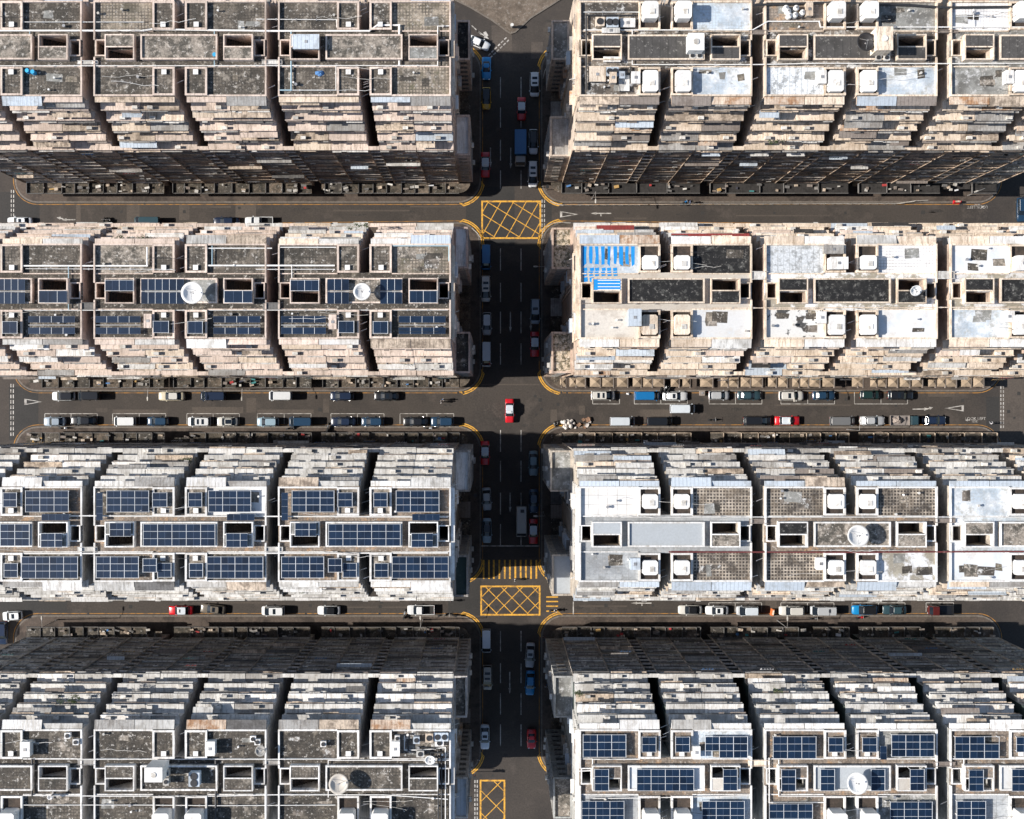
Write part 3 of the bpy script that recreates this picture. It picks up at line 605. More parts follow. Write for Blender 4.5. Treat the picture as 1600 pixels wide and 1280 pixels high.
    for sy in (-1, 1):
        rot = 0 if sy > 0 else math.pi
        def at(x, y): return (x, sy*y)
        for fi, x in enumerate(fx):
            for k in range(0, 6):
                zz = ZT+FL*k; yin = HF-STEP*(k+1) if k < 5 else HF-STEP*5; yin = max(yin, 7.24)
                dep = 1.38 if k < 5 else (1.15 if (side == 'R' and row in (1, 2)) else .8)
                mt = rng.choice(PAL_T[key]) if rng.random() < .55 or k == 5 else PAL_T[key][0]
                if k == 5 and row == 3 and side == 'R' and sy > 0: mt = 'blue'
                if k == 5 and row in (4,) : mt = 'white' if side == 'R' else 'lgrey'
                if k == 5 and row == 2 and side == 'R': mt = 'white' if rng.random() < .6 else 'cream'
                put('ledge', ledge_me(dep, mt, rng.random() < .4 and k < 5, rng.randrange(10)), root, (*at(x, yin), zz-.03*(k == 5)), (0, 0, rot))
                if k < 5:
                    put('window', win_me(rng.choice([4.2, 4.8, 5.2]), 1.55), root, (*at(x, yin), zz+.55), (0, 0, rot))
                    if rng.random() < .17:   # sheet awning over the terrace
                        aw = rng.choice([FW-.1, FW-.1, FW-.1, 3.0]); de = rng.choice([1.0, 1.2, 1.3]); am = rng.choice(PAL_A[key])
                        put('awning', awn_me(aw, de, .45, am), root, (*at(x+rng.choice([-1, 0, 1])*(FW-.1-aw)/2, yin+.02), zz+rng.choice([2.1, 2.3])), (0, 0, rot))
                    if rng.random() < .5:
                        put('air_conditioner', ac_me(), root, (*at(x+rng.uniform(-2.4, 2.4), yin+.75), zz+.07), (0, 0, rot))
                elif rng.random() < .35:
                    put('awning', awn_me(FW-.1, 1.35, .35, rng.choice(PAL_A[key])), root, (*at(x, 7.24), zz+.35), (0, 0, rot))
            if sy == near:
                for fxx in ((x-FW/2, x+FW/2) if fi in (0, 2) else (x+FW/2,)): put('shading_fin', cached(('fin', key), lambda: MB().box(-.07, .07, 0, .3, Z1, ZT-.25).mesh('shading_fin', LM['lowbrown' if row < 3 else 'lowlight'])), root, (*at(fxx, HF), 0), (0, 0, rot))  # fins between flats are added; all sized to keep sun off the ledges
                for k in range(0, NLOW):
                    zz = Z1+FL*k; r_ = rng.random(); deep = rng.choice([.18, .22, .26])
                    pal = (['lowbrown']*4+['lowlight']*3+['lowgrey']*2+['brown']) if row < 3 else (['lowgrey']*4+['lowlight']*4+['lgrey', 'dgrey'])
                    mt = rng.choice(pal)
                    if r_ < .45: put('ledge', ledge_me(deep, mt, False), root, (*at(x, HF), zz), (0, 0, rot))
                    else: put('balcony', bal_me(deep, rng.choice([.7, .9, 1.0]), mt), root, (*at(x, HF), zz), (0, 0, rot))
                    ww = rng.choice([1.4, 2.2, 2.2, 3.2]); put('window', win_me(ww, .85), root, (*at(x+rng.uniform(-1, 1)*(5.6-ww)/2, HF), zz+(.55 if r_ < .45 else 1.1)), (0, 0, rot))
                    if rng.random() < .07: put('awning', awn_me(rng.choice([FW-.2, 3.0]), .7, .25, rng.choice(['grey', 'dgrey', 'stain', 'blue', 'lgrey', 'brown'])), root, (*at(x+rng.uniform(-.05, .05), HF+.02), zz+2.45), (0, 0, rot))
                    for q in range(2):
                        if rng.random() < .4: put('air_conditioner', ac_me(), root, (*at(x+rng.uniform(-2.5, 2.5), HF-.25), zz+rng.choice([.1, .9, 1.5])), (0, 0, rot))
                    if rng.random() < .1: put('laundry', cloth_me(rng.randrange(12)), root, (*at(x+rng.uniform(-1.5, 1.5), HF), zz+1.6), (0, 0, rot))
    # tie beams that bridge the gaps on the street face
    bm_ = cached(('beam', key), lambda: MB().box(-.9, .9, .02, .3, -.35, 0).mesh('tie_beam', LM['lowlight']))
    bt_ = cached(('beamt', key), lambda: MB().box(-.95, .95, -.2, .42, -.4, .1).mesh('tie_beam', LM[PAL_T[key][0]]))
    gaps = [0.0]
    if (side == 'L' and idx > 1) or (side == 'R' and idx < 3): gaps.append(14.0)
    for gx in gaps:
        for k in range(1, NLOW+1):
            top = k == NLOW
            o = put('tie_beam', bt_ if top else bm_, root, (gx, near*HF, Z1+FL*k), (0, 0, 0 if near > 0 else math.pi)); o.scale = (.97 if gx == 0 else (1.0), 1, 1)
        put('tie_beam', bt_, root, (gx, -near*HF, ZT), (0, 0, 0 if near < 0 else math.pi))
    # canopies over the pavement
    for sy in (-1, 1):
        tent = (row, side, sy) == (2, 'R', -1); corr = (row, side, sy) == (1, 'R', -1); x = -13.1
        while x < 13.0:
            w_ = rng.uniform(2.5, 3.4) if not corr else rng.uniform(4.5, 7)
            if tent: w_ = rng.uniform(1.7, 3.0)
            w_ = min(w_, 13.2-x)
            if w_ < .8: break
            if tent:
                m = MB(); a = w_-.28; d = 1.95
                m.add([(0, .1, 0), (a, .1, 0), (a, d, 0), (0, d, 0), (a/2, d/2, .5), (0, .1, -.1), (a, .1, -.1), (a, d, -.1), (0, d, -.1)], [(0, 1, 4), (1, 2, 4), (2, 3, 4), (3, 0, 4), (0, 1, 6, 5), (1, 2, 7, 6), (2, 3, 8, 7), (3, 0, 5, 8), (5, 6, 7, 8)])
                build('pyramid_canopy', m, surf('beige_canvas', (.36, .28, .2), dirt=(.2, .15, .1), scale=.7, fine=.15), root, (-(x+a), sy*HF, 3.9), (0, 0, math.pi))
                m = MB(); m.box(0, .18, .1, 2.2, -.3, .06); build('canopy_beam', m, LM['brown'], root, (-(x+w_-.1), sy*HF, 4.0), (0, 0, math.pi))
            else:
                dd_ = 2.05; m = MB(); h = rng.uniform(-.25, .15) if not corr else 0
                m.box(.06, w_-.1, 0, dd_, 0, .12, 0); m.box(w_-.1, w_-.0, 0, dd_+.05, -.1, .5, 1)
                m.box(.06, w_-.1, dd_, dd_+.12, -.1, .32, 1)
                mt = 'canopycorr' if corr else rng.choice(['canopy', 'canopy', 'canopy2', 'darkmoss'])
                if rng.random() < .05: m = MB(); m.box(.06, w_-.1, 0, 1.2, -.6, -.5)
                xx = x if sy > 0 else -x
                build('canopy', m, [RM[mt], LM['dgrey'] if row != 3 or side == 'L' or sy < 0 else LM['stain']], root, (xx, sy*HF, 4.0+h), (0, 0, 0 if sy > 0 else math.pi))
            x += w_
    # gable facing the avenue
    if idx == 1:
        s = 1 if side == 'L' else -1
        for k in range(NLOW+5):
            zz = Z1+FL*k
            for y in ([-9.2, -4.4, 4.4, 9.2] if k < NLOW else [-4.4, 4.4]):
                if abs(y) > 7 : continue
                put('window', win_me(1.6, 1.2), root, (s*13.1, y+rng.uniform(-.4, .4), zz+1), (0, 0, -s*math.pi/2))
                if rng.random() < .5: put('air_conditioner', ac_me(), root, (s*13.1, y+rng.choice([-1.4, 1.4]), zz+.9), (0, 0, -s*math.pi/2))
                if rng.random() < .35: put('awning', awn_me(2.2, .7, .3, rng.choice(PAL_A[key])), root, (s*13.12, y, zz+2.4), (0, 0, -s*math.pi/2))
        m = MB()
        for y in (-7.1, -2.9, -2.4, 1.9, 2.6, 7.0): m.tube((s*13.25, y, 4), (s*13.25, y, RZ-.5), .08, 6)
        for k in range(6): m.box(*sorted((s*13.1, s*13.35)), -7.2, 7.2, RZ-.3-k*2.8, RZ-.1-k*2.8)
        build('gable_pipes', m, LM[PAL_T[key][0]], root)
        m = MB(); m.box(*sorted((s*13.1, s*13.65)), -7.0, 7.0, RZ-.25, RZ-.05); build('gable_ledge', m, LM['cream' if row < 3 else 'white'], root)
        # projecting balcony stacks
        for sy, xp, zt_, tm in ANNEX[row, side]:
            xo = xp-cx; x0, x1 = sorted((s*13.1, xo)); y0, y1 = sorted((sy*HF, sy*(HF-6.8)))
            y0 += .02; y1 -= .02
            m = MB(); m.box(x0, x1, y0, y1, 4.2, zt_, 0, 1); rim(m, x0, x1, y0-.03, y1+.03, zt_, zt_+.35, .3, 0)
            b_ = build('balcony_stack', m, [wall, tm], root)
            for k in range(int((zt_-5)/FL)):
                zz = 5.0+FL*k
                for yy in (y0+1.9, y1-1.9): put('window', win_me(2.6, 1.3), b_, (xo, yy, zz+1), (0, 0, -s*math.pi/2))
                # faces looking along the avenue
                put('window', win_me(1.3, 1.2), b_, ((x0+x1)/2, (y0 if near < 0 else y1), zz+1), (0, 0, math.pi if near < 0 else 0))
                if rng.random() < .5: put('air_conditioner', ac_me(), b_, (xo, rng.uniform(y0+.6, y1-.6), zz+.2), (0, 0, -s*math.pi/2))
            m = MB()
            for k in range(int((zt_-5.5)/FL)+1): m.box(x0-.05, x1+.05, y0-.04, y1+.04, 4.9+FL*k, 5.0+FL*k)
            build('floor_ledge', m, wall, b_)
        # shop canopy on the avenue
        y = -11.5
        while y < 11:
            w_ = rng.uniform(2.6, 3.8); m = MB(); m.box(*sorted((s*13.1, s*15.2)), y, min(y+w_-.15, 11.9), 3.75, 3.87)
            build('canopy', m, RM[rng.choice(['canopy', 'darkmoss', 'canopy2'])] if rng.random() < .7 else LM[rng.choice(['brown', 'dgrey', 'grey'])], root); y += w_
        # poles, vents, patches and cables
    for k in range(10):
        sx = rng.choice([-1, 1]); wy = rng.choice([-1, 1])*rng.uniform(2.5, 7); gx = rng.choice([.85, 13.1]); d = -1 if gx < 1 else 1
        if gx < 1 and abs(wy) < 3.2: continue
        put('drying_pole', cached('pole', lambda: MB().tube((0, 0, 0), (1.1, .4, .25), .055, 5).mesh('drying_pole', white)), root, (sx*gx, wy, RZ-rng.choice([.9, 3.6, 6.2])), (0, 0, 0 if sx*d > 0 else math.pi))
    for k in range(5):
        x = rng.choice([-1, 1])*rng.uniform(4.6, 12.4); y = rng.choice([-1, 1])*rng.uniform(2.9, 6.6)
        put('vent_pipe', cached(('vent', k % 3), lambda: MB().tube((0, 0, 0), (0, 0, .5), .09+.04*(k % 3), 8).tube((0, 0, .5), (0, 0, .58), .16+.04*(k % 3), 8).mesh('vent_pipe', [white, acm, steel][k % 3])), root, (x, y, RZ+.02))
    for k in range(7):
        x = rng.choice([-1, 1])*rng.uniform(5.4, 11.5); y = rng.choice([-1, 1])*rng.uniform(3.4, 5.9); m = MB(); a, b = rng.uniform(.4, 1.4), rng.uniform(.3, .9)
        m.flat([(-a+rng.uniform(-.2, .2), -b), (a, -b+rng.uniform(-.2, .2)), (a+rng.uniform(-.2, .2), b), (-a, b+rng.uniform(-.2, .2))], 0)
        build('roof_patch', m, [RM['greymot'], RM['cluttered'], RM['mottle'], RM['darkmoss'], RM['mosslight']][rng.randrange(5)], root, (x, y, RZ+.0215+.0012*k))
    for k in range(4):
        x0 = rng.uniform(-12, 4); y0 = rng.choice([-1, 1])*rng.uniform(2.3, 6.5); m = MB(); p = Vector((x0, y0, RZ+.95))
        for j in range(6):
            q = p+Vector((rng.uniform(.8, 1.6), rng.uniform(-.3, .3), [-.12, -.08, -.02, .02, .08, .12][j])); m.tube(p, q, .028, 4, cap=False); p = q
        build('cable', m, rng.choice([white, darkmetal, acm]), root)
    # junk on the canopies, and a rounded canopy round the avenue corner
    for sy in (-1, 1):
        for k in range(16):
            if (row, side, sy) == (2, 'R', -1): break
            a, b, h = rng.uniform(.12, .5), rng.uniform(.1, .3), rng.uniform(.08, .4)
            build('canopy_junk', MB().box(-a, a, -b, b, 0, h), rng.choice([acm, LM['brown'], LM['grey'], LM['stain'], LM['dgrey'], CLOTHS[rng.randrange(6)]]), root, (rng.uniform(-12.6, 12.6), sy*(HF+rng.uniform(.4, 1.8)), 4.3), (0, 0, rng.uniform(-.3, .3)))
        if idx == 1:
            s = 1 if side == 'L' else -1; pts = [(s*13.1, sy*(HF-.6))]+[(s*(13.1+2.1*math.cos(rad(a))), sy*(HF-.1+2.1*math.sin(rad(a)))) for a in range(0, 91, 10)]
            m = MB(); m.prismz(pts, 3.9, 4.05); build('corner_canopy', m, RM['canopy2'], root)
    return root
rubble = surf('weedy_rubble', (.42, .35, .26), dirt=(.1, .085, .05), scale=1.4, lo=.46, hi=.54, amt=.95, fine=.6, dirt2=(.6, .55, .48))
greendk = surf('dark_green_sheet', (.035, .06, .055), dirt=(.06, .09, .085), scale=.6, fine=.2)
ANNEX = {   # which end (+1 north), outer x, top height, top covering
 (1,'L'): [(1, -3.95, 25, RM['tar']), (-1, -3.85, 29, LM['white'])], (1,'R'): [(1, 10.1, 25, RM['greymot']), (-1, 9.7, 28, LM['grey'])],
 (2,'L'): [(1, -4.1, 34, LM['white']), (-1, -3.75, 33, RM['darkmoss'])], (2,'R'): [(1, 9.75, 33, rubble), (-1, 9.7, 33, rubble)],
 (3,'L'): [(1, -3.75, 33, LM['white']), (-1, -4.05, 34, greendk)], (3,'R'): [(1, 9.5, 33, RM['greymot']), (-1, 9.75, 33, RM['paleslab'])],
 (4,'L'): [(1, -4.2, 35, RM['mottle']), (-1, -4.1, 33, LM['blue'])], (4,'R'): [(1, 10.0, 35, RM['greymot']), (-1, 10.0, 33, RM['mottle'])]}
BLK = {}
for r in (1, 2, 3, 4):
    for s in 'LR':
        for i in (1, 2, 3): BLK[r, s, i] = block(r, s, i)
# ------------------------------------------------------------------ solar arrays
panel_m = surf('solar_cells', (0.006, 0.017, 0.04), dirt=(0.009, 0.025, 0.055), scale=.25, lo=.4, hi=.6, fine=.15, rough=.35, objvar=.3, bump=0, grid=.17, gcol=(0.018, 0.036, 0.075), gw=.08)
rail_m = surf('panel_rail', (0.62, 0.64, 0.66), fine=.1, rough=.5)
def panel_me(w_, d_):
    def f():
        m = MB(); m.box(-w_/2+.03, w_/2-.03, -d_/2+.03, d_/2-.03, 0, .04, 0); rim(m, -w_/2, w_/2, -d_/2, d_/2, -.02, .045, .03, 1)
        return m.mesh('solar_panel', [panel_m, steel if False else rail_dark])
    return cached(('panel', round(w_, 2), round(d_, 2)), f)
rail_dark = surf('panel_edge', (0.05, 0.08, 0.14), fine=.05, rough=.5)
NUM = {1: 'one', 2: 'two', 3: 'three', 4: 'four', 5: 'five', 6: 'six', 8: 'eight', 10: 'ten'}
def solar(row, side, idx, place, x0, y0, x1, y1, nx, ny, up=1.0, skip=(), groups=True, gap=0):
    z = RZ+up; a = mp(x0, y1, z); b = mp(x1, y0, z); W = b[0]-a[0]; D_ = b[1]-a[1]; cx, cy = (a[0]+b[0])/2, (a[1]+b[1])/2
    t = thing('solar_array', '%s-by-%s solar array, %s, %s' % (NUM[nx], NUM[ny], place, bname(row, side, idx)), 'solar array', (cx, cy, z), 0, 'solar arrays on the roofs')
    pw = W/nx; rows = []
    if ny == 2 and gap: ph = (D_-gap)/2; rows = [(-D_/2+ph/2, ph), (D_/2-ph/2, ph)]
    else: ph = D_/ny; rows = [(-D_/2+ph*(j+.5), ph) for j in range(ny)]
    for j, (yy, ph) in enumerate(rows):
        for i in range(nx):
            if (i, j) in skip: continue
            put('solar_panel', panel_me(pw-.02, ph-.02), t, (-W/2+pw*(i+.5), yy, 0))
    m = MB()
    if groups:
        for i in range(0, nx+1, 2): x = -W/2+pw*i; m.box(x-.035, x+.035, -D_/2-.05, D_/2+.05, .05, .075)
        for j in range(ny+1) if not gap else []: y = -D_/2+ph*j; m.box(-W/2-.05, W/2+.05, y-.022, y+.022, .078, .1)
        if gap:
            for yy, ph_ in rows: m.box(-W/2-.03, W/2+.03, yy+ph_/2-.02, yy+ph_/2+.03, .05, .09)
    if gap and not groups:
        for i in range(1, nx):
            x = -W/2+pw*i
            for yy, ph_ in rows: m.box(x-.03, x+.03, yy-ph_/2, yy+ph_/2, .05, .07)
    for x in (-W/2+.1, W/2-.1):
        for y in (-D_/2+.1, D_/2-.1): m.box(x-.04, x+.04, y-.04, y+.04, -up+.02, -.03)
    m.box(-W/2, W/2, -.03, .03, -.1, -.03)
    build('frame', m, rail_m, t); return t
S = solar
# third row, left
for idx, W0 in ((1, 569.0), (2, 279.5), (3, -10.0)):
    def X(d): return W0+d
    if idx < 3:
        S(3,'L',idx,'narrow strip on west edge', X(-129), 770, X(-119), 813, 1, 4, .9, groups=False)
        S(3,'L',idx,'north-west terrace', X(-112.5), 767, X(-47), 800, 6, 3, .9)
        S(3,'L',idx,'north-west stair tower', X(-41), 770, X(-18.5), 792, 2, 2, .95)
        S(3,'L',idx,'west stair box', X(-108), 817, X(-75), 838, 3, 2, 1.6)
        S(3,'L',idx,'central roof bar', X(-55.5), 819, X(56.5), 853, 10, 3, 1.4)
        S(3,'L',idx,'south-west terrace', X(-129), 870, X(-63), 903, 6, 3, .9)
        S(3,'L',idx,'beside south-west tower', X(-56), 873, X(-35), 894, 2, 2, 1.4)
        S(3,'L',idx,'south-west stair tower', X(-33), 880, X(-12), 902, 2, 2, .95)
    else: S(3,'L',idx,'central roof bar', -22, 819, 46, 853, 6, 3, 1.4)
    S(3,'L',idx,'north-east stair tower', X(15), 770, X(36), 792, 2, 2, .95)
    S(3,'L',idx,'north-east terrace', X(50), 767, X(117), 800, 6, 3, .9) if idx != 2 else S(3,'L',idx,'north-east terrace', 326, 767, 392, 800, 6, 3, .9)
    S(3,'L',idx,'small strip below north-east terrace', X(75), 803.5, X(118), 813.5, 4, 1, 1.2, groups=False)
    S(3,'L',idx,'east stair box', X(74), 833.5, X(107), 855, 3, 2, 1.6)
    S(3,'L',idx,'south-east stair tower', X(16.5), 880.5, X(37.5), 902, 2, 2, .95)
    S(3,'L',idx,'south-east terrace', X(44), 870, X(131.5), 903.5, 8, 3, .9)
# second row, left
for idx, W0 in ((1, 569.0), (2, 279.5), (3, -10.0)):
    def X(d): return W0+d
    if idx < 3:
        S(2,'L',idx,'west stair box', X(-115), 438, X(-71), 454.5, 4, 1, 1.6)
        S(2,'L',idx,'north-west tower end', X(-40), 502, X(-16), 520, 2, 1, .95)
        S(2,'L',idx,'south-west terrace', X(-130), 494, X(-60), 522, 4, 2, .6, gap=.75, groups=False)
    S(2,'L',idx,'east stair box', X(71), 454.5, X(114), 473, 4 if idx == 1 else 3, 1, 1.6)
    S(2,'L',idx,'south-east stair tower', X(14), 502.5, X(37), 521, 2, 1, .95)
    S(2,'L',idx,'south-east terrace', X(54), 494, X(127), 522, 4, 2, .6, gap=.75, groups=False)
S(2,'L',1,'west end of central bar', 511.5, 436, 545, 474.5, 3, 2, 1.4, gap=.3, groups=False)
S(2,'L',1,'east end of central bar', 594, 436, 628, 474.5, 3, 2, 1.4, gap=.3, groups=False)
S(2,'L',2,'west side of central bar', 220.5, 436, 287, 474.5, 6, 2, 1.4, gap=.3, groups=False)
S(2,'L',3,'central roof bar', -25, 436, 39, 474.5, 6, 2, 1.4, gap=.3, groups=False)
# bottom row, right
S(4,'R',1,'north-west terrace', 911, 1148, 978, 1183, 6, 3, .9); S(4,'R',1,'north-west stair tower', 1003, 1151.5, 1025, 1175, 2, 2, .95)
S(4,'R',1,'north-east stair tower', 1055.5, 1151.5, 1077.5, 1175, 2, 2, .95); S(4,'R',1,'north-east terrace', 1102, 1151, 1168, 1184, 6, 3, .9, skip=((0, 0), (1, 0)))
S(4,'R',1,'west stair box', 929, 1202, 951, 1235.5, 2, 3, 1.6); S(4,'R',1,'central roof bar', 995, 1202, 1084, 1235.5, 8, 3, 1.4)
S(4,'R',1,'east stair box', 1130, 1202, 1152, 1235, 2, 3, 1.6); S(4,'R',1,'south-west terrace', 909, 1252, 975, 1285, 6, 3, .9)
S(4,'R',1,'south-east terrace', 1097, 1252, 1163, 1285, 6, 3, .9)
S(4,'R',2,'north-west terrace', 1208, 1151, 1275, 1185, 6, 3, .9); S(4,'R',2,'north-west stair tower', 1294.5, 1152.5, 1317, 1175, 2, 2, .95)
S(4,'R',2,'north-east stair tower', 1347.5, 1152.5, 1370, 1175, 2, 2, .95); S(4,'R',2,'small strip beside north-east tower', 1375.5, 1166, 1385.5, 1187, 1, 2, .9, groups=False)
S(4,'R',2,'north-east terrace', 1393, 1148, 1459.5, 1182, 6, 3, .9); S(4,'R',2,'west stair box', 1221, 1202.5, 1243, 1236, 2, 3, 1.6)
S(4,'R',2,'west end of central bar', 1282, 1202, 1304, 1235.5, 2, 3, 1.4); S(4,'R',2,'east end of central bar', 1361, 1202, 1382.5, 1235.5, 2, 3, 1.4)
S(4,'R',2,'east stair box', 1422, 1202, 1444, 1235, 2, 3, 1.6); S(4,'R',2,'south-west terrace', 1202, 1256, 1269.5, 1290, 6, 3, .9)
S(4,'R',2,'south-east terrace', 1391, 1253, 1456.5, 1287, 6, 3, .9)
S(4,'R',3,'north-west terrace', 1492, 1151, 1561, 1185, 6, 3, .9, skip=((4, 2), (5, 2))); S(4,'R',3,'north-west stair tower', 1588, 1151.5, 1610, 1175, 2, 2, .95)
S(4,'R',3,'west stair box', 1514, 1203, 1536.5, 1236, 2, 3, 1.6); S(4,'R',3,'central roof bar', 1581, 1202, 1669, 1236, 8, 3, 1.4)
S(4,'R',3,'south-west terrace', 1495, 1252, 1540, 1285, 4, 3, .9)

# ------------------------------------------------------------------ satellite dishes
def dish(px, py, rpx, lab, mt, z=RZ+1.0, tilt=0.0, az_=0.0, holes=False):
    zc = z+1.6; r = rpx*(CAM_H-zc)/1879.0; x, y = mp(px, py, zc); t = thing('satellite_dish', lab, 'satellite dish', (x, y, z), az_, 'satellite dishes on the roofs')
    m = MB(); n = 28; rings = []
    prof = [(0.02, 0), (.25, .03), (.5, .1), (.75, .24), (1, .44)]
    for a, h in prof: rings.append([(r*a*math.cos(2*math.pi*i/n), r*a*math.sin(2*math.pi*i/n), r*h) for i in range(n)])
    for a, h in prof[::-1]: rings.append([(r*a*math.cos(2*math.pi*i/n), r*a*math.sin(2*math.pi*i/n), r*h-.06) for i in range(n)])
    m.loft(rings); dsh = build('reflector', m, mt, t, (0, 0, 1.3), (rad(tilt), 0, 0), smooth=True)
    m = MB()
    for k in range(3): a = 2*math.pi*k/3+.5; m.tube((r*.75*math.cos(a), r*.75*math.sin(a), r*.26), (0, 0, r*.8), .03, 5)
    m.tube((0, 0, r*.74), (0, 0, r*.9), .14, 8); build('feed_horn', m, steel, dsh)
    m = MB(); m.tube((0, 0, 0), (0, 0, 1.35), .12, 8); m.box(-.6, .6, -.08, .08, 0, .1); m.box(-.08, .08, -.6, .6, .101, .2); build('mount', m, steel, t)
    return t
dw = surf('white_dish_enamel', (.78, .78, .76), dirt=(.6, .58, .55), scale=.8, amt=.3, fine=.04, rough=.45); dmesh = surf('black_mesh_dish', (.02, .02, .022), fine=.2, rough=.6)
dish(301, 458, 17.2, 'large round white dish beside solar panels, second row, second building left of avenue', dw)
dish(566, 456, 13.6, 'white dish between two solar arrays, second row, first building left of avenue', dw)
dish(1340, 838, 17, 'large white dish on mossy central roof, third row, second building right of avenue', dw, tilt=-8)
dish(529.5, 1226, 15.6, 'cream dish on dark mossy roof, bottom row, first building left of avenue', surf('cream_dish', (.62, .58, .52), dirt=(.5, .46, .4), scale=.7, fine=.05), tilt=-14)
dish(1339, 1225, 16.5, 'large white dish between solar arrays, bottom row, second building right of avenue', dw, tilt=-14)
dish(1431.5, 452.5, 9, 'small tilted white dish on black roof, second row, second building right of avenue', dw, tilt=30, z=RZ+1.35)
dish(1353, 67, 15, 'black mesh dish on dark central roof, top row, second building right of avenue', dmesh, tilt=-6)
dish(672, 1187, 8.5, 'small cream dish beside pipework, bottom row, first building left of avenue', dw, tilt=20, z=RZ+.05)
dish(77, 1246.5, 4.2, 'tiny pale dish, bottom row, third building left of avenue', dw, tilt=10, z=RZ+.05)
dish(407, 1174, 8.5, 'grey dish at east roof edge, bottom row, second building left of avenue', surf('grey_dish', (.33, .32, .3), fine=.1), tilt=-10, z=RZ+.05)

# ------------------------------------------------------------------ roof furniture
def rbox(name, lab, cat, px0, py0, px1, py1, h, mt, z=RZ+.03, grp=None, kind='cabin', topm=None):
    a = mp(px0, py1, z+h); b = mp(px1, py0, z+h); W = b[0]-a[0]; D_ = b[1]-a[1]
    t = thing(name, lab, cat, ((a[0]+b[0])/2, (a[1]+b[1])/2, z), 0, grp)
    m = MB(); m.box(-W/2, W/2, -D_/2, D_/2, 0, h-.06, 0); m.box(-W/2-.05, W/2+.05, -D_/2-.05, D_/2+.05, h-.06, h, 0, 0 if topm is None else 1)
    build('casing' if kind != 'tank' else 'tank_body', m, [mt]+([topm] if topm else []), t)
    m = MB()
    if kind == 'cabin':
        n = max(1, int(W/.9))
        for i in range(n): x = -W/2+W*(i+.5)/n; m.box(x-.28, x+.28, -D_/2-.06, -D_/2-.001, h*.3, h*.8)
        m.box(-.22, .22, -.22, .22, h+.001, h+.06); build('vent', m, steel, t)
    elif kind == 'fan':
        n = max(1, round(max(W, D_)/1.0))
        for i in range(n):
            f_ = -.5+(i+.5)/n; x, y = (W*f_, 0) if W > D_ else (0, D_*f_); r = min(W, D_)*.36 if n > 1 else min(W, D_)*.4
            m.tube((x, y, h+.001), (x, y, h+.1), r, 14)
        build('fan_grille', m, darkmetal, t)
    elif kind == 'tank':
        m.tube((0, 0, h+.001), (0, 0, h+.1), min(W, D_)*.2, 12); build('lid', m, acm, t)
    return t
def B(r, s, i): return bname(r, s, i)
rbox('water_tank', 'white cabin tank on dark roof bar, '+B(1,'R',1), 'water tank', 1076, 52, 1100, 78, 2.4, white, grp='water tanks on the roofs', kind='tank', z=RZ+.9)
rbox('water_tank', 'tall cream tank on dark roof bar, '+B(1,'R',2), 'water tank', 1370, 42, 1395, 78, 3.2, LM['cream'], grp='water tanks on the roofs', kind='tank', z=RZ+.9)
for k, (x, y) in enumerate([(1077.5, 83), (1088.5, 83), (1368, 86), (1381, 86)]):
    b1 = 'first' if k < 2 else 'second'
    rbox('air_conditioner_unit', '%s outdoor unit beneath the tank of %s' % ('left' if k % 2 == 0 else 'right', B(1,'R',1 if k < 2 else 2)), 'air conditioner', x, y, x+9, y+8, 1.0, acm, grp='outdoor cooling units', kind='fan')
rbox('roof_cabin', 'pale grey roof cabin over the stair, '+B(1,'L',1), 'roof cabin', 458, 54, 498, 76, .7, LM['blue'], z=RZ+1.36)
rbox('water_tank', 'tall white tank cabin on roof bar west end, '+B(4,'L',2), 'water tank', 226, 1200, 253, 1222, 4.0, white, z=RZ+.86, grp='water tanks on the roofs', kind='tank')
rbox('cooling_unit', 'blue-grey cooling machine on the roof bar, '+B(4,'L',2), 'cooling unit', 295, 1208, 311, 1229, 1.4, LM['blue'], z=RZ+.9, grp='outdoor cooling units', kind='fan')
for k, (x, y) in enumerate([(255, 1204), (255, 1217)]): rbox('cooling_unit', '%s grey cooling unit beside tall white tank, %s' % (('upper', 'lower')[k], B(4,'L',2)), 'cooling unit', x, y, x+8, y+10, 1.3, acm, z=RZ+.9, grp='outdoor cooling units', kind='fan')
rbox('roof_cabin', 'white box beside north tower, '+B(4,'L',3), 'roof cabin', 31.5, 1160, 46, 1183, 1.5, white)
rbox('roof_cabin', 'white box beside north-east tower, '+B(4,'L',2), 'roof cabin', 321, 1159.5, 335, 1181, 1.5, white)
rbox('roof_cabin', 'white box beside north-east tower, '+B(4,'L',1), 'roof cabin', 611, 1159.5, 624, 1181.5, 1.5, white)
rbox('roof_cabin', 'white box beside north-east tower, '+B(4,'R',1), 'roof cabin', 1083, 1167, 1094, 1185, 1.2, white)
rbox('roof_cabin', 'pale blue-white shed on cream terrace, '+B(2,'R',1), 'roof shed', 983, 483, 1002, 509, 2.2, LM['blue'])
rbox('roof_cabin', 'blue-grey shed on grey terrace, '+B(3,'R',1), 'roof shed', 985, 873, 1000, 890, 1.2, LM['blue'])
rbox('roof_cabin', 'white shed at south-west terrace, '+B(3,'R',2), 'roof shed', 1276, 872, 1290, 890, 1.2, LM['white'])
rbox('roof_cabin', 'white shed at south-west terrace, '+B(2,'R',2), 'roof shed', 1279, 487, 1291, 505, 1.2, LM['white'])
rbox('roof_cabin', 'white shed at south-west terrace, '+B(2,'R',3), 'roof shed', 1570, 486, 1585, 503, 1.2, LM['white'])
rbox('roof_cabin', 'white square cabin on pale sheets, '+B(2,'R',2), 'roof cabin', 1298, 402, 1325, 420, 2.2, LM['white'])
rbox('roof_cabin', 'grey equipment hut on pale sheets, '+B(2,'R',2), 'roof cabin', 1288, 383, 1318, 396, 1.0, LM['grey'])
rbox('roof_cabin', 'white square cabin at terrace end, '+B(2,'R',3), 'roof cabin', 1589, 400, 1612, 422, 2.2, LM['white'])
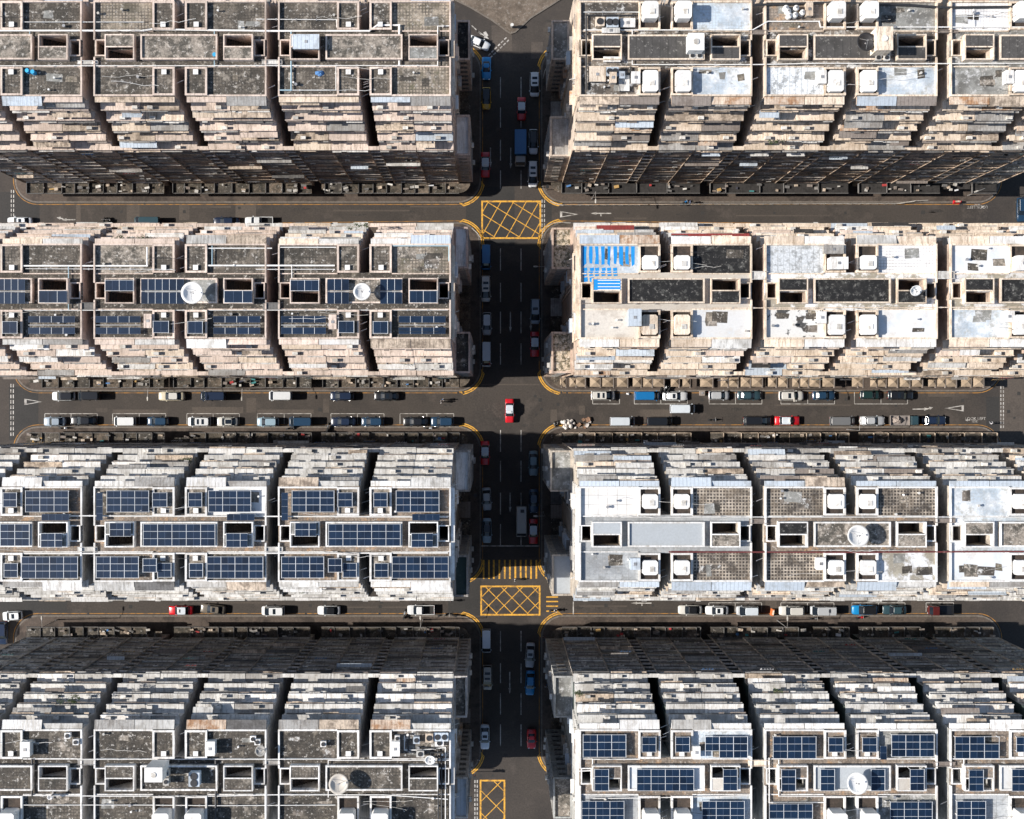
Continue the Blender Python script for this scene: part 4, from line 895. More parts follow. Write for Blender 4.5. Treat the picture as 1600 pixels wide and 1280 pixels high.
rbox('roof_cabin', 'pink-cream box by south-west pit, '+B(2,'L',1), 'roof shed', 514, 492, 525, 514, 1.0, LM['pink'])
rbox('roof_cabin', 'pink-cream box by south-west pit, '+B(2,'L',2), 'roof shed', 225, 491, 236, 512, 1.0, LM['pink'])
rbox('roof_cabin', 'small white box by south-west pit, '+B(1,'R',2), 'roof shed', 1279, 110, 1291, 130, 1.3, LM['white'])
rbox('roof_cabin', 'small white box by south-west pit, '+B(1,'R',3), 'roof shed', 1572, 110, 1584, 130, 1.3, LM['white'])
rbox('roof_cabin', 'small white box by south-west pit, '+B(1,'R',1), 'roof shed', 987, 112, 1000, 130, 1.3, LM['white'])
# clutter on top row, right
for k, (x0, y0, x1, y1, h, mn, lb) in enumerate([(948,27,966,42,1.2,'blue','pale blue cooling unit'),(931,27,944,40,1.1,'cream','cream cooling unit'),(970,29,992,42,.7,'white','low white deck box'),(941,44,968,51,.9,'lgrey','long grey box'),
        (921,105,946,127,.8,'cream','cream low platform'),(948,105,966,118,1.0,'blue','blue-grey cabinet'),(953,113,963,129,1.3,'cream','tall cream cabinet'),(968,112,976,122,1.0,'blue','small blue tank'),(943,89,969,96,.7,'white','flat white box'),(967,118,983,142,.4,'lgrey','grey low plinth')]):
    rbox('roof_equipment', '%s on the cluttered west terrace, %s' % (lb, B(1,'R',1)), 'roof equipment', x0, y0, x1, y1, h, LM[mn], kind='fan' if k in (0, 1, 5) else 'cabin')
for k, (x, y) in enumerate([(1225.5, 7), (1231, 19), (1240, 18), (1251.5, 14), (1241.5, 7), (1229, 12)]):
    px, py = mp(x+3.5, y+4.5, RZ+1.2); t = thing('round_tank', 'small round white tank among six, %s' % B(1,'R',2), 'tank', (px, py, RZ+.03), 0, 'cluster of small round white tanks')
    m = MB(); m.tube((0, 0, 0), (0, 0, 1.0), .42, 14); m.tube((0, 0, 1.0), (0, 0, 1.2), .42, 14, r2=.2); build('tank_body', m, white, t)
    m = MB(); m.tube((0, 0, 1.2), (0, 0, 1.26), .16, 10); build('lid', m, steel, t)
rbox('roof_equipment', 'cream cabinet beside the round tanks, '+B(1,'R',2), 'roof equipment', 1260, 4, 1270, 24, 1.2, LM['cream'])
for k, (x, y, r, c, lb) in enumerate([(42, 110, 3.3, 'blue', 'left bright blue drum on mossy terrace, '+B(1,'L',3)), (50.5, 112, 3.5, 'blue', 'right bright blue drum on mossy terrace, '+B(1,'L',3)), (335, 85, 3.3, 'blue', 'pale blue drum at east end of roof bar, '+B(1,'L',2)), (1011, 31, 0, '', '')]):
    if not r: continue
    p = mp(x, y, RZ+1.0); t = thing('drum', lb, 'drum', (*p, RZ+.03), 0, 'blue drums'); rr_ = r/10.3
    m = MB(); m.tube((0, 0, 0), (0, 0, .95), rr_, 16); m.tube((0, 0, .3), (0, 0, .34), rr_+.02, 16); m.tube((0, 0, .62), (0, 0, .66), rr_+.02, 16); build('barrel', m, surf('bright_blue_plastic', (.03, .3, .55), fine=.1, rough=.5), t)
    m = MB(); m.tube((0, 0, .95), (0, 0, 1.0), rr_*.9, 16); m.tube((rr_*.5, 0, 1.0), (rr_*.5, 0, 1.03), .05, 8); build('lid', m, surf('blue_lid', (.05, .42, .7), fine=.1), t)
# tarpaulin heap
def heap(lab, px, py, r, h, mt, seed, name='tarpaulin_heap', z=RZ+.03, cat='tarpaulin'):
    rr = random.Random(seed); x, y = mp(px, py, z); m = MB(); n = 14; rings = []
    off = [rr.uniform(.7, 1.2) for _ in range(n)]
    for k in range(6):
        f = k/5; rings.append([(r*off[i]*math.cos(2*math.pi*i/n)*(1-f)**.6+.02*math.cos(i), r*off[i]*math.sin(2*math.pi*i/n)*(1-f)**.6*.7+.02*math.sin(i), h*f*(.75+.3*rr.random())) for i in range(n)])
    m.loft(rings); o = build(name, m, mt, None, (x, y, z)); return tag(o, lab, cat)
heap('crumpled dark blue tarpaulin on mossy terrace, '+B(1,'L',1), 500.5, 114.5, .75, .4, CLOTHS[0], 4)
# painted blue strips on the bluewhite terrace: real coating sheets, part of the block
rb = MB(); rr = random.Random(8)
for i in range(9):
    x0 = 911+i*9.45; 
    pts = [(x0+rr.uniform(-.6, .6), 385), (x0+5.3+rr.uniform(-.6, .6), 385), (x0+5.6+rr.uniform(-1, 1), 398), (x0+5+rr.uniform(-1, 1), 414+rr.uniform(-3, 3)), (x0+rr.uniform(-1, 1), 414+rr.uniform(-3, 3)), (x0+rr.uniform(-1, 1), 400)]
    rb.flat([rf(*p, RZ+.03) for p in pts][::-1], RZ+.028)
for i in range(6):
    for (ya, yb) in ((419, 423), (425, 431)) + (((434, 440),) if i < 2 else ()):
        x0 = 911+i*9.4+rr.uniform(-1, 1); pts = [(x0, ya), (x0+6.5, ya-1), (x0+7, yb), (x0+1, yb+1)]; rb.flat([rf(*p, RZ+.03) for p in pts][::-1], RZ+.028)
o = build('painted_coating', rb, RM['blue'], BLK[2,'R',1], (-BC['R',1], -ROWY[2], 0))
m = MB()
for k, y in enumerate((437.5, 442.5, 447.5, 452)): 
    a = mp(934, y+1.2, RZ+1.32); b = mp(969, y, RZ+1.32); m.flat([(a[0], a[1]), (b[0], a[1]), (b[0], b[1]), (a[0], b[1])], RZ+1.315)
build('painted_stripes', m, white, BLK[2,'R',1], (-BC['R',1], -ROWY[2], 0))

_x, _y = mp(1110, 367, 46.8); put('awning', awn_me(12.0, .9, .2, 'maroon'), BLK[2,'R',1], (_x-BC['R',1], 8.3, 46.9))
_x, _y = mp(962, 357, 41); put('awning', awn_me(FW-.1, 1.2, .3, 'maroon'), BLK[2,'R',1], (_x-BC['R',1], 10.2, 40.6))
# pipes along the roofs
def pipe(lab, pts, r, mt, z=RZ+.35, sup=True, name='roof_pipe'):
    P = [(*mp(x, y, z), z) for x, y in pts]; o = Vector(P[0]); t = thing(name, lab, 'pipe', tuple(o), 0, 'pipes along the roofs')
    m = MB(); s_ = MB()
    for a, b in zip(P, P[1:]):
        m.tube(Vector(a)-o, Vector(b)-o, r, 8)
        if sup:
            n = int((Vector(b)-Vector(a)).length/3.2)
            for k in range(1, n+1):
                q = Vector(a).lerp(Vector(b), k/(n+1))-o; s_.box(q.x-.1, q.x+.1, q.y-.14, q.y+.14, -(z-RZ)+.03, .05)
    for a in P[1:-1]: m.tube(Vector(a)-o-Vector((0, 0, r)), Vector(a)-o+Vector((0, 0, r)), r, 8)
    build('pipe_run', m, mt, t)
    if s_.v: build('pipe_support', s_, steel if mt != redp else LM['brown'], t)
redp = surf('dark_red_pipe', (.16, .035, .035), fine=.2); PW = white
bluep = surf('pale_blue_pipe', (.4, .55, .62), fine=.1)
pipe('thick white pipe across the top row roofs left of the avenue', [(-10, 48), (225, 48), (237, 46), (416, 48.5), (577, 48.5), (590, 39.5), (624, 39.5), (624, 102)], .14, PW)
pipe('thin white pipe along lower corridor, top row, left of avenue', [(-10, 103), (684, 102.5), (684, 41), (702, 40.5)], .07, PW)
pipe('white pipe loop round the west terrace, '+B(1,'L',1), [(455, 50), (455, 141), (436, 141)], .11, bluep)
pipe('white pipe beneath the blue tarpaulin, '+B(1,'L',1), [(440, 141), (525, 141), (525, 104)], .07, PW)
pipe('blue pipe down the east end of roof bar, '+B(1,'L',2), [(335, 48), (335, 104)], .07, bluep)
pipe('blue pipe at roof bar end, '+B(1,'L',3), [(46.5, 48), (46.5, 92)], .07, bluep)
pipe('thin white pipe across north terraces, top row left', [(36, 34.5), (225, 34.5)], .05, PW); pipe('thin white pipe across north terraces near avenue, top row left', [(400, 30), (526, 31), (526, 43)], .05, PW)
pipe('white pipe across upper corridor, top row, right of avenue', [(912, 47), (1176, 47), (1200, 33.5), (1280, 33.5), (1282, 42.5), (1600, 42.5)], .09, PW)
pipe('white pipe along lower corridor, top row, right of avenue', [(988, 48), (988, 101), (1182, 101), (1278, 99), (1478, 99.5), (1600, 99)], .08, PW)
pipe('black pipe loop round west terrace, '+B(1,'R',1), [(916, 140), (916, 24), (992, 24)], .12, darkmetal); pipe('black pipe near cabinets, '+B(1,'R',1), [(921, 128.5), (966, 129), (969, 143), (984, 143), (985, 104)], .1, darkmetal)
pipe('white pipe at left edge, '+B(1,'R',1), [(912, 19), (1000, 19)], .06, PW)
pipe('black cable trunk at top, top row, right of avenue', [(1176, 8), (1300, 4), (1420, 8), (1470, 12), (1580, 11), (1600, 4)], .2, darkmetal)
pipe('white grid rail on north terrace, '+B(1,'R',3), [(1494, 25.5), (1580, 25.5)], .05, PW); pipe('white upright rail on north terrace, '+B(1,'R',3), [(1521, 14), (1521, 41)], .05, PW)
pipe('white pipe over north terraces, second row, second to third building left', [(35, 415.5), (230, 415.5), (230, 386)], .13, PW)
pipe('thin pipe pair over corridor, second row, far left', [(40, 420), (270, 421)], .05, PW); pipe('white pipe through corridor, second row, left of avenue', [(0, 485), (700, 484.5)], .06, PW)
pipe('white pipe over north-east terrace, '+B(2,'L',2), [(323, 388), (425, 388)], .09, PW); pipe('bright white pipe over the alley, second row, first and second buildings left', [(323, 415), (456, 415), (523, 415)], .13, PW)
pipe('thin white pipe at terrace edge, '+B(2,'L',1), [(438, 386.5), (525, 386.5)], .07, PW); pipe('pipe under bright white pipe, second row left', [(400, 421), (523, 421), (519, 425)], .06, PW)
pipe('blue-white pipe by stair tower, '+B(2,'L',2), [(331.5, 384), (331.5, 414)], .08, bluep); pipe('white pipe down to stair box, '+B(2,'L',1), [(456, 414), (456, 436)], .07, PW)
pipe('pale blue pipe at roof corner, '+B(2,'L',1), [(613, 384), (702, 384), (702, 408)], .12, bluep); pipe('thin pipe down middle alley side, '+B(2,'L',3), [(107, 416), (107, 485)], .06, bluep)
pipe('thin brown pipe across second row, right of avenue', [(905, 474), (1113, 474)], .05, LM['brown']); pipe('cream pipe across lower corridor, second row, right of avenue', [(1113, 481.5), (1600, 480)], .07, LM['cream'])
pipe('white pipe across upper corridor, third row, left of avenue', [(107, 806), (436, 807), (700, 808)], .1, PW); pipe('white pipe along lower corridor, third row, left of avenue', [(0, 865), (700, 864)], .12, PW)
pipe('white pipe across upper corridor, third row, right of avenue', [(970, 808), (1600, 808)], .08, PW); pipe('dark red pipe across third row roofs, right of avenue', [(1045, 862.5), (1320, 863), (1600, 862)], .11, redp)
pipe('thin grey pipe along lower corridor, third row right', [(1268, 860), (1420, 860)], .06, LM['lgrey'])
pipe('white pipe across upper corridor, bottom row, left of avenue', [(120, 1186.5), (415, 1186.5), (533, 1186)], .07, PW); pipe('white pipe under dish, bottom row, left of avenue', [(513, 1246), (513, 1188), (702, 1188)], .07, PW)
pipe('white pipe across lower corridor, bottom row, left of avenue', [(36, 1243), (160, 1244), (337, 1244), (426, 1242), (600, 1242), (700, 1249)], .07, PW)
pipe('lower white pipe, bottom row, left of avenue', [(36, 1258), (226, 1258), (340, 1259), (524, 1258)], .06, PW)
pipe('black riser loop on east terrace, '+B(4,'L',1), [(636, 1155), (638, 1172), (648, 1176), (690, 1176), (690, 1290)], .13, darkmetal); pipe('second black riser on east terrace, '+B(4,'L',1), [(655, 1168), (684, 1170), (685, 1290)], .1, darkmetal)
pipe('white pipe down east terrace, '+B(4,'L',1), [(632, 1150), (632, 1172), (660, 1172), (696, 1168), (696, 1290)], .08, PW)
pipe('black riser on west corridor, '+B(4,'L',2), [(337, 1188), (337, 1280)], .16, darkmetal); pipe('black riser on east corridor, '+B(4,'L',3), [(50, 1186), (50, 1244)], .14, darkmetal)
pipe('white pipe loop round west stair box, '+B(4,'R',1), [(905, 1205), (926, 1204), (926, 1186.5), (1000, 1186.5)], .09, PW); pipe('white pipe across lower corridor, bottom row, right of avenue', [(926, 1248), (1100, 1245), (1172, 1243)], .07, PW)
pipe('white pipe frame on west side, '+B(4,'R',2), [(1202, 1184), (1202, 1254), (1288, 1254)], .09, PW); pipe('inner white pipe frame, '+B(4,'R',2), [(1217, 1187), (1217, 1244), (1386, 1245)], .09, PW)
pipe('white pipe frame, '+B(4,'R',3), [(1506, 1206), (1506, 1186), (1600, 1186)], .09, PW)
# machinery on the north-east terrace, bottom row
for k, (x0, y0, x1, y1, h, mn, lb) in enumerate([(617, 1150, 624, 1158, 1.0, 'white', 'small white box'), (646, 1152, 655, 1162, 1.1, 'blue', 'blue-grey pump'), (678, 1146, 700, 1158, .9, 'blue', 'pale blue flat tank'), (665, 1147, 676, 1160, 1.1, 'cream', 'cream tank'), (651, 1174, 662, 1183, 1.0, 'lgrey', 'grey pump'), (680, 1156, 693, 1166, .7, 'white', 'low white tank')]):
    rbox('roof_equipment', '%s among the pipework, %s' % (lb, B(4,'L',1)), 'roof equipment', x0, y0, x1, y1, h, LM[mn], kind='fan')
for k, (x, y, b_) in enumerate([(505, 1163, 1), (105, 1150, 3), (118, 1160, 3), (395, 1155, 2), (402, 1160, 2)]):
    rbox('roof_equipment', ['white chimney cowl on west terrace', 'pale box at terrace edge', 'pale cross-shaped rack end', 'white cooling unit at alley edge', 'grey cooling unit at alley edge'][k]+', '+B(4,'L',b_), 'roof equipment', x-4, y-4, x+4, y+4, .8, LM['white'], kind='fan')
# footbridge slabs between neighbouring roofs
for k, (x0, x1, y0, y1, mn, r, s, w1) in enumerate([(121,153,95,101,'lgrey',1,'L','second and third'),(409,441,94,101,'lgrey',1,'L','first and second'),(122,148,473,484,'dgrey',2,'L','second and third'),(411,438,473,484,'dgrey',2,'L','first and second'),
        (121,152,854.5,862,'lgrey',3,'L','second and third'),(413,442,854.5,862,'lgrey',3,'L','first and second'),(121,147,1187,1195,'grey',4,'L','second and third'),(411,437,1188,1195,'grey',4,'L','first and second'),
        (1170,1200,47.5,54,'brown',1,'R','first and second'),(1462,1497,47,51.5,'brown',1,'R','second and third'),(1174,1200,424,437,'lgrey',2,'R','first and second'),(1466,1492,424,436,'lgrey',2,'R','second and third'),
        (1171,1200,810.5,818,'brown',3,'R','first and second'),(1459,1493,810,817,'brown',3,'R','second and third'),(1169,1201,1187.5,1197,'cream',4,'R','first and second'),(1458,1493,1190,1197.5,'brown',4,'R','second and third')]):
    z_ = RZ+.3; a = mp(x0, y1, z_); b = mp(x1, y0, z_); t = thing('roof_bridge', 'slab bridge joining %s buildings %s of avenue, %s' % (w1, 'left' if s == 'L' else 'right', ROWN[r]), 'footbridge', ((a[0]+b[0])/2, (a[1]+b[1])/2, RZ), 0, 'slab bridges between roofs')
    W = (b[0]-a[0])/2; Dd = (b[1]-a[1])/2; m = MB(); m.box(-W, W, -Dd, Dd, .04, .26); build('deck_slab', m, LM[mn], t)
    m = MB(); m.box(-W, W, -Dd, -Dd+.08, .261, .5); m.box(-W, W, Dd-.08, Dd, .261, .5); build('kerb_rail', m, LM[mn], t)

# shrubs and weeds
leafm = surf('leaf_green', (.06, .09, .03), dirt=(.11, .12, .05), scale=2, fine=.4, objvar=.2); stemm = surf('stem_brown', (.1, .07, .045), fine=.3)
def shrub(lab, px, py, z, wx, wy, h, seed, n=160, grp='weeds and shrubs on the terraces'):
    rr = random.Random(seed); x, y = mp(px, py, z+h*.5); t = thing('shrub', lab, 'shrub', (x, y, z), 0, grp); m = MB(); s_ = MB()
    cl = [(rr.uniform(-wx, wx), rr.uniform(-wy, wy), rr.uniform(.3, 1)*h, rr.uniform(.15, .35)) for _ in range(max(4, int(wx*5)))]
    for c in cl: s_.tube((c[0]*.8, c[1]*.8, 0), (c[0], c[1], c[2]), .025, 5, r2=.01)
    for _ in range(n):
        c = rr.choice(cl); p = Vector((c[0]+rr.gauss(0, c[3]), c[1]+rr.gauss(0, c[3]*.7), max(.03, c[2]+rr.gauss(0, c[3]*.6)))); e = Euler((rr.uniform(-1, 1), rr.uniform(-1, 1), rr.uniform(0, 6.3))).to_matrix(); s0 = rr.uniform(.06, .13)
        m.add([p+e@Vector(v) for v in ((-s0, 0, 0), (0, -s0*.5, .02), (s0*1.2, 0, 0), (0, s0*.5, .02))], [(0, 1, 2, 3)])
    build('foliage', m, leafm, t); build('stem', s_, stemm, t)
shrub('long dark green weeds along the north ledge, second row, left of the well', 205, 373, 47, 2.6, .35, .7, 1, 380)
shrub('green bush on upper ledge near the avenue, second row left', 560, 353.5, 41, 1.5, .4, .8, 2, 260)
shrub('small fern on the ledge under the top row roof corner', 668, 161, 46.8, .45, .35, .5, 3, 120); shrub('thin weeds by the fern, top row left', 650, 158.5, 47, .5, .25, .4, 4, 90)
shrub('brownish bush on second terrace, bottom row far left', 110, 1092, 43.9, 1.5, .6, .9, 5, 380); shrub('small green bush on third row terrace, second building left', 292, 719.5, 38.3, .8, .3, .6, 6, 150)
shrub('weeds on the ledge, second row, first building left', 594, 555.5, 41.1, .5, .3, .5, 7, 120); shrub('dark ivy patch on lower ledge, second row, first building left', 640, 567, 38.3, .8, .2, .4, 8, 130)
shrub('green weeds on ledge, bottom row, second building left', 206, 1130, 46.7, 1.4, .25, .5, 9, 200); shrub('green weeds on ledge, bottom row, first building right', 901, 1082, 41.1, .6, .3, .5, 10, 140)
shrub('moss tuft on ledge, top row right', 1212, 222, 38.4, 1.2, .25, .4, 11, 160); shrub('green tuft beside stair box, top row, second building right', 1262, 58, RZ+.03, .5, .4, .5, 12, 120)
shrub('weeds on ledge, bottom row, second building right', 1216, 1079, 41.1, .8, .2, .45, 13, 130)
shrub('weeds on lower ledge, third row, first building left', 476, 923, 41.1, .7, .2, .4, 14, 100)
# ------------------------------------------------------------------ vehicles
tail = glow('tail_lamp_red', (.25, .01, .01), 0.0); headm = surf('headlamp_glass', (.6, .62, .64), fine=.02, rough=.15, bump=0); chrome = surf('chrome', (.6, .6, .6), rough=.2, metal=.9, fine=.02, bump=0)
cglass = surf('vehicle_glass', (.012, .018, .026), rough=.08, fine=.02, objvar=0, bump=0)
PC = dict(white=(.72, .74, .75), pearl=(.62, .61, .57), silver=(.42, .44, .46), grey=(.16, .165, .17), black=(.012, .013, .015), navy=(.012, .022, .05), darkblue=(.015, .045, .09), blue=(.01, .16, .42), brightblue=(.01, .22, .5), skyblue=(.3, .42, .5), steelblue=(.3, .36, .42), teal=(.03, .065, .08), tealgrey=(.16, .24, .28), red=(.55, .012, .02), darkred=(.09, .014, .012), yellow=(.62, .36, .02), cream=(.62, .56, .42), beige=(.4, .38, .34), green=(.012, .035, .03), bronze=(.16, .14, .115), rooft=(.62, .68, .74), olive=(.1, .1, .08), truckblue=(.012, .14, .36), canvasgrey=(.27, .24, .22))
def pm(c): return paint('car_paint_'+c, PC[c])
#  kind: stations (x,halfw,ztop), glass base x0,x1, roof x0,x1, belt, roof z
KIND = dict(
 sedan=dict(st=[(-2.32,.62,.72),(-2.25,.78,.86),(-1.75,.86,.95),(-.9,.89,.95),(.9,.89,.95),(1.7,.87,.84),(2.15,.8,.74),(2.32,.62,.62)], g=(-1.85,1.12), r=(-1.15,.32), belt=.92, h=1.43, gw=.8, rw=.6),
 taxi=dict(st=[(-2.34,.78,.8),(-2.28,.83,.92),(-1.4,.85,.95),(.95,.85,.95),(2.15,.83,.86),(2.3,.8,.74),(2.34,.76,.6)], g=(-1.55,1.15), r=(-1.1,.5), belt=.93, h=1.5, gw=.79, rw=.66),
 hatch=dict(st=[(-2.1,.66,.8),(-2.03,.8,.95),(-1.2,.87,.98),(.9,.87,.97),(1.6,.85,.88),(2.0,.76,.76),(2.12,.6,.62)], g=(-1.98,1.2), r=(-1.6,.35), belt=.95, h=1.5, gw=.79, rw=.62),
 suv=dict(st=[(-2.3,.74,.9),(-2.24,.86,1.02),(-1.2,.93,1.05),(1.0,.93,1.05),(1.8,.91,.98),(2.2,.82,.85),(2.33,.66,.7)], g=(-2.18,1.2), r=(-1.9,.4), belt=1.03, h=1.66, gw=.85, rw=.68),
 mpv=dict(st=[(-2.36,.8,.9),(-2.3,.88,1.0),(-1.2,.92,1.03),(1.3,.92,1.02),(2.0,.88,.9),(2.28,.78,.78),(2.38,.62,.64)], g=(-2.28,1.72), r=(-2.12,.62), belt=1.0, h=1.82, gw=.86, rw=.7),
 van=dict(st=[(-2.36,.8,1.0),(-2.32,.84,1.1),(-1.2,.86,1.12),(1.6,.86,1.1),(2.1,.84,1.0),(2.3,.78,.85),(2.36,.7,.7)], g=(-2.33,2.08), r=(-2.27,1.25), belt=1.08, h=1.95, gw=.82, rw=.74),
 sport=dict(st=[(-2.1,.7,.72),(-2.02,.86,.84),(-1.3,.92,.88),(-.2,.88,.84),(.9,.88,.82),(1.7,.86,.72),(2.05,.74,.6),(2.15,.56,.5)], g=(-1.35,.85), r=(-.75,.02), belt=.82, h=1.2, gw=.72, rw=.52),
)
def car_parts(kind, body, roof, sun, L):
    K = KIND[kind]; parts = []; sx = L/(K['st'][-1][0]-K['st'][0][0]); W = 1.0
    m = MB(); rings = []
    for x, hw, zt in K['st']:
        hw *= .98; rings.append([(x*sx, -hw*.94, .28), (x*sx, -hw, .5), (x*sx, -hw, zt-.16), (x*sx, -hw*.93, zt-.04), (x*sx, -hw*.6, zt), (x*sx, hw*.6, zt), (x*sx, hw*.93, zt-.04), (x*sx, hw, zt-.16), (x*sx, hw, .5), (x*sx, hw*.94, .28)])
    m.loft(rings); parts.append(('body', m, pm(body), True, []))
    g0, g1 = K['g']; r0, r1 = K['r']; g0 *= sx; g1 *= sx; r0 *= sx; r1 *= sx; gw, rw, bz, h = K['gw'], K['rw'], K['belt']-.04, K['h']
    m = MB()
    def ring(x0, x1, hw, z, rd): return [(x0+rd, -hw, z), (x1-rd, -hw, z), (x1, -hw*.6, z), (x1, hw*.6, z), (x1-rd, hw, z), (x0+rd, hw, z), (x0, hw*.6, z), (x0, -hw*.6, z)]
    m.loft([ring(g0, g1, gw, bz, .12), ring(g0+(r0-g0)*.5, g1+(r1-g1)*.5, (gw+rw)/2+.03, (bz+h)/2, .12), ring(r0, r1, rw, h-.04, .1)]); parts.append(('window_glass', m, cglass, False, []))
    m = MB(); a = ring(r0-.03, r1+.03, rw+.03, h-.05, .1); b = ring(r0+.03, r1-.03, rw-.03, h, .1); m.loft([a, b])
    # pillars
    for s in (-1, 1):
        for (xg, xr) in ((g0+.08, r0), (g1-.1, r1), ((g0+g1)/2-.1, (r0+r1)/2)):
            m.add([(xg-.04, s*(gw-.0), bz), (xg+.05, s*(gw-.0), bz), (xr+.05, s*(rw+.02), h-.04), (xr-.04, s*(rw+.02), h-.04), (xg-.04, s*(gw+.02), bz), (xg+.05, s*(gw+.02), bz), (xr+.05, s*(rw+.045), h-.04), (xr-.04, s*(rw+.045), h-.04)], [(0, 1, 2, 3), (4, 5, 6, 7), (0, 1, 5, 4), (1, 2, 6, 5), (2, 3, 7, 6), (3, 0, 4, 7)])
    subs = []
    if sun:
        for (c, l_) in {1: [(.62, .55)], 2: [(.78, .42), (.42, .5)], 3: [(.5, .9*(r1-r0))], 4: []}[sun]:
            q = MB(); x = r0+(r1-r0)*c; q.box(x-l_/2, x+l_/2, -rw*.72, rw*.72, h+.002, h+.012); subs.append(('sunroof', q, cglass))
    if kind == 'taxi':
        q = MB(); q.box(.1, .32, -.3, .3, h+.001, h+.16); subs.append(('taxi_sign', q, surf('taxi_sign_plastic', (.75, .75, .7), fine=.02)))
    parts.append(('roof', m, pm(roof), False, subs))
    ln = K['st'][-1][0]*sx; hw = K['st'][3][1]
    for s in (-1, 1):
        q = MB(); q.box(ln-.22, ln-.02, *sorted((s*.42, s*.66)), .52, .66); parts.append(('headlight', q, headm, False, []))
        q = MB(); q.box(-ln-.005, -ln+.16, *sorted((s*.42, s*.7)), .6, .76); parts.append(('tail_light', q, tail, False, []))
        q = MB(); q.box((g1-.42), (g1-.25), *sorted((s*(hw-.02), s*(hw+.16))), .92, 1.04); parts.append(('wing_mirror', q, pm(body), False, []))
        for xx in (ln-.85, -ln+.8):
            q = MB(); q.tube((xx, s*(hw-.2), .31), (xx, s*(hw-.01), .31), .31, 14); e = MB(); e.tube((xx, s*(hw-.02), .31), (xx, s*(hw-.0), .31), .19, 10)
            parts.append(('wheel', q, black, False, [('rim', e, chrome)]))
    return parts
def truck_parts(body, load, L, bw, kind):
    parts = []; ln = L/2
    m = MB()
    cabl = 1.7 if kind != 'minibus' else 0
    if kind == 'minibus':
        m.loft([[(x, -w_, .35), (x, -w_, 2.2), (x, -w_*.85, 2.42), (x, w_*.85, 2.42), (x, w_, 2.2), (x, w_, .35)] for x, w_ in ((-ln, .94), (-ln+.1, 1.0), (ln-.8, 1.0))]+[[(ln, -.92, .35), (ln, -.92, 1.2), (ln-.35, -.9, 1.3), (ln-.35, .9, 1.3), (ln, .92, 1.2), (ln, .92, .35)]])
        parts.append(('body', m, pm(body), False, [])); q = MB(); q.add([(ln-.82, -.85, 2.3), (ln-.82, .85, 2.3), (ln-.3, .88, 1.36), (ln-.3, -.88, 1.36), (ln-.75, -.85, 2.36), (ln-.75, .85, 2.36), (ln-.22, .88, 1.36), (ln-.22, -.88, 1.36)], [(0, 1, 2, 3), (4, 5, 6, 7), (0, 1, 5, 4), (1, 2, 6, 5), (2, 3, 7, 6), (3, 0, 4, 7)]); parts.append(('windscreen', q, cglass, False, []))
        q = MB(); q.box(-ln+.55, -ln+1.15, -.2, .5, 2.421, 2.6); parts.append(('roof_hatch', q, darkmetal, False, []))
        for s in (-1, 1): q = MB(); q.box(-ln+.3, ln-1.0, *sorted((s*1.0, s*1.015)), 1.3, 1.95); parts.append(('side_window', q, cglass, False, []))
    else:
        m.loft([[(x, -w_, .45), (x, -w_, z), (x, -w_*.86, z+.12), (x, w_*.86, z+.12), (x, w_, z), (x, w_, .45)] for x, w_, z in ((ln-1.75, bw*.9, 2.05), (ln-.6, bw*.9, 2.05), (ln-.1, bw*.86, 1.25), (ln, bw*.82, 1.0))])
        q = MB(); q.add([(ln-.56, -bw*.78, 2.12), (ln-.56, bw*.78, 2.12), (ln-.14, bw*.78, 1.42), (ln-.14, -bw*.78, 1.42), (ln-.5, -bw*.78, 2.14), (ln-.5, bw*.78, 2.14), (ln-.08, bw*.78, 1.42), (ln-.08, -bw*.78, 1.42)], [(0, 1, 2, 3), (4, 5, 6, 7), (0, 1, 5, 4), (1, 2, 6, 5), (2, 3, 7, 6), (3, 0, 4, 7)])
        parts.append(('cab', m, pm(body), False, [('windscreen', q, cglass)]))
        q = MB(); q.box(-ln, ln-1.0, -.35, .35, .5, .75); parts.append(('chassis', q, darkmetal, False, []))
        if kind == 'boxtruck':
            q = MB(); q.box(-ln, ln-1.95, -bw, bw, .85, 3.1); 
            for k in range(6): x = -ln+.3+k*(L-2.3)/5.6; q.box(x, x+.05, -bw, bw, 3.101, 3.115)
            parts.append(('cargo_box', q, load, False, []))
        elif kind == 'flatbed':
            q = MB(); q.box(-ln, ln-1.9, -bw, bw, .8, .92); rim(q, -ln, ln-1.9, -bw, bw, .921, 1.35, .06); parts.append(('load_bed', q, load, False, []))
    for s in (-1, 1):
        for xx in (ln-.8, -ln+.9): q = MB(); q.tube((xx, s*(bw-.28), .4), (xx, s*(bw-.03), .4), .4, 14); e = MB(); e.tube((xx, s*(bw-.03), .4), (xx, s*(bw-.015), .4), .2, 10); parts.append(('wheel', q, black, False, [('rim', e, steel)]))
        q = MB(); q.box(ln-.05, ln+.02, *sorted((s*.5, s*.75)), .6, .8); parts.append(('headlight', q, headm, False, []))
        q = MB(); q.box(ln-.5, ln-.38, *sorted((s*(bw*.9), s*(bw*.9+.22))), 1.5, 1.85); parts.append(('wing_mirror', q, darkmetal, False, []))
    return parts
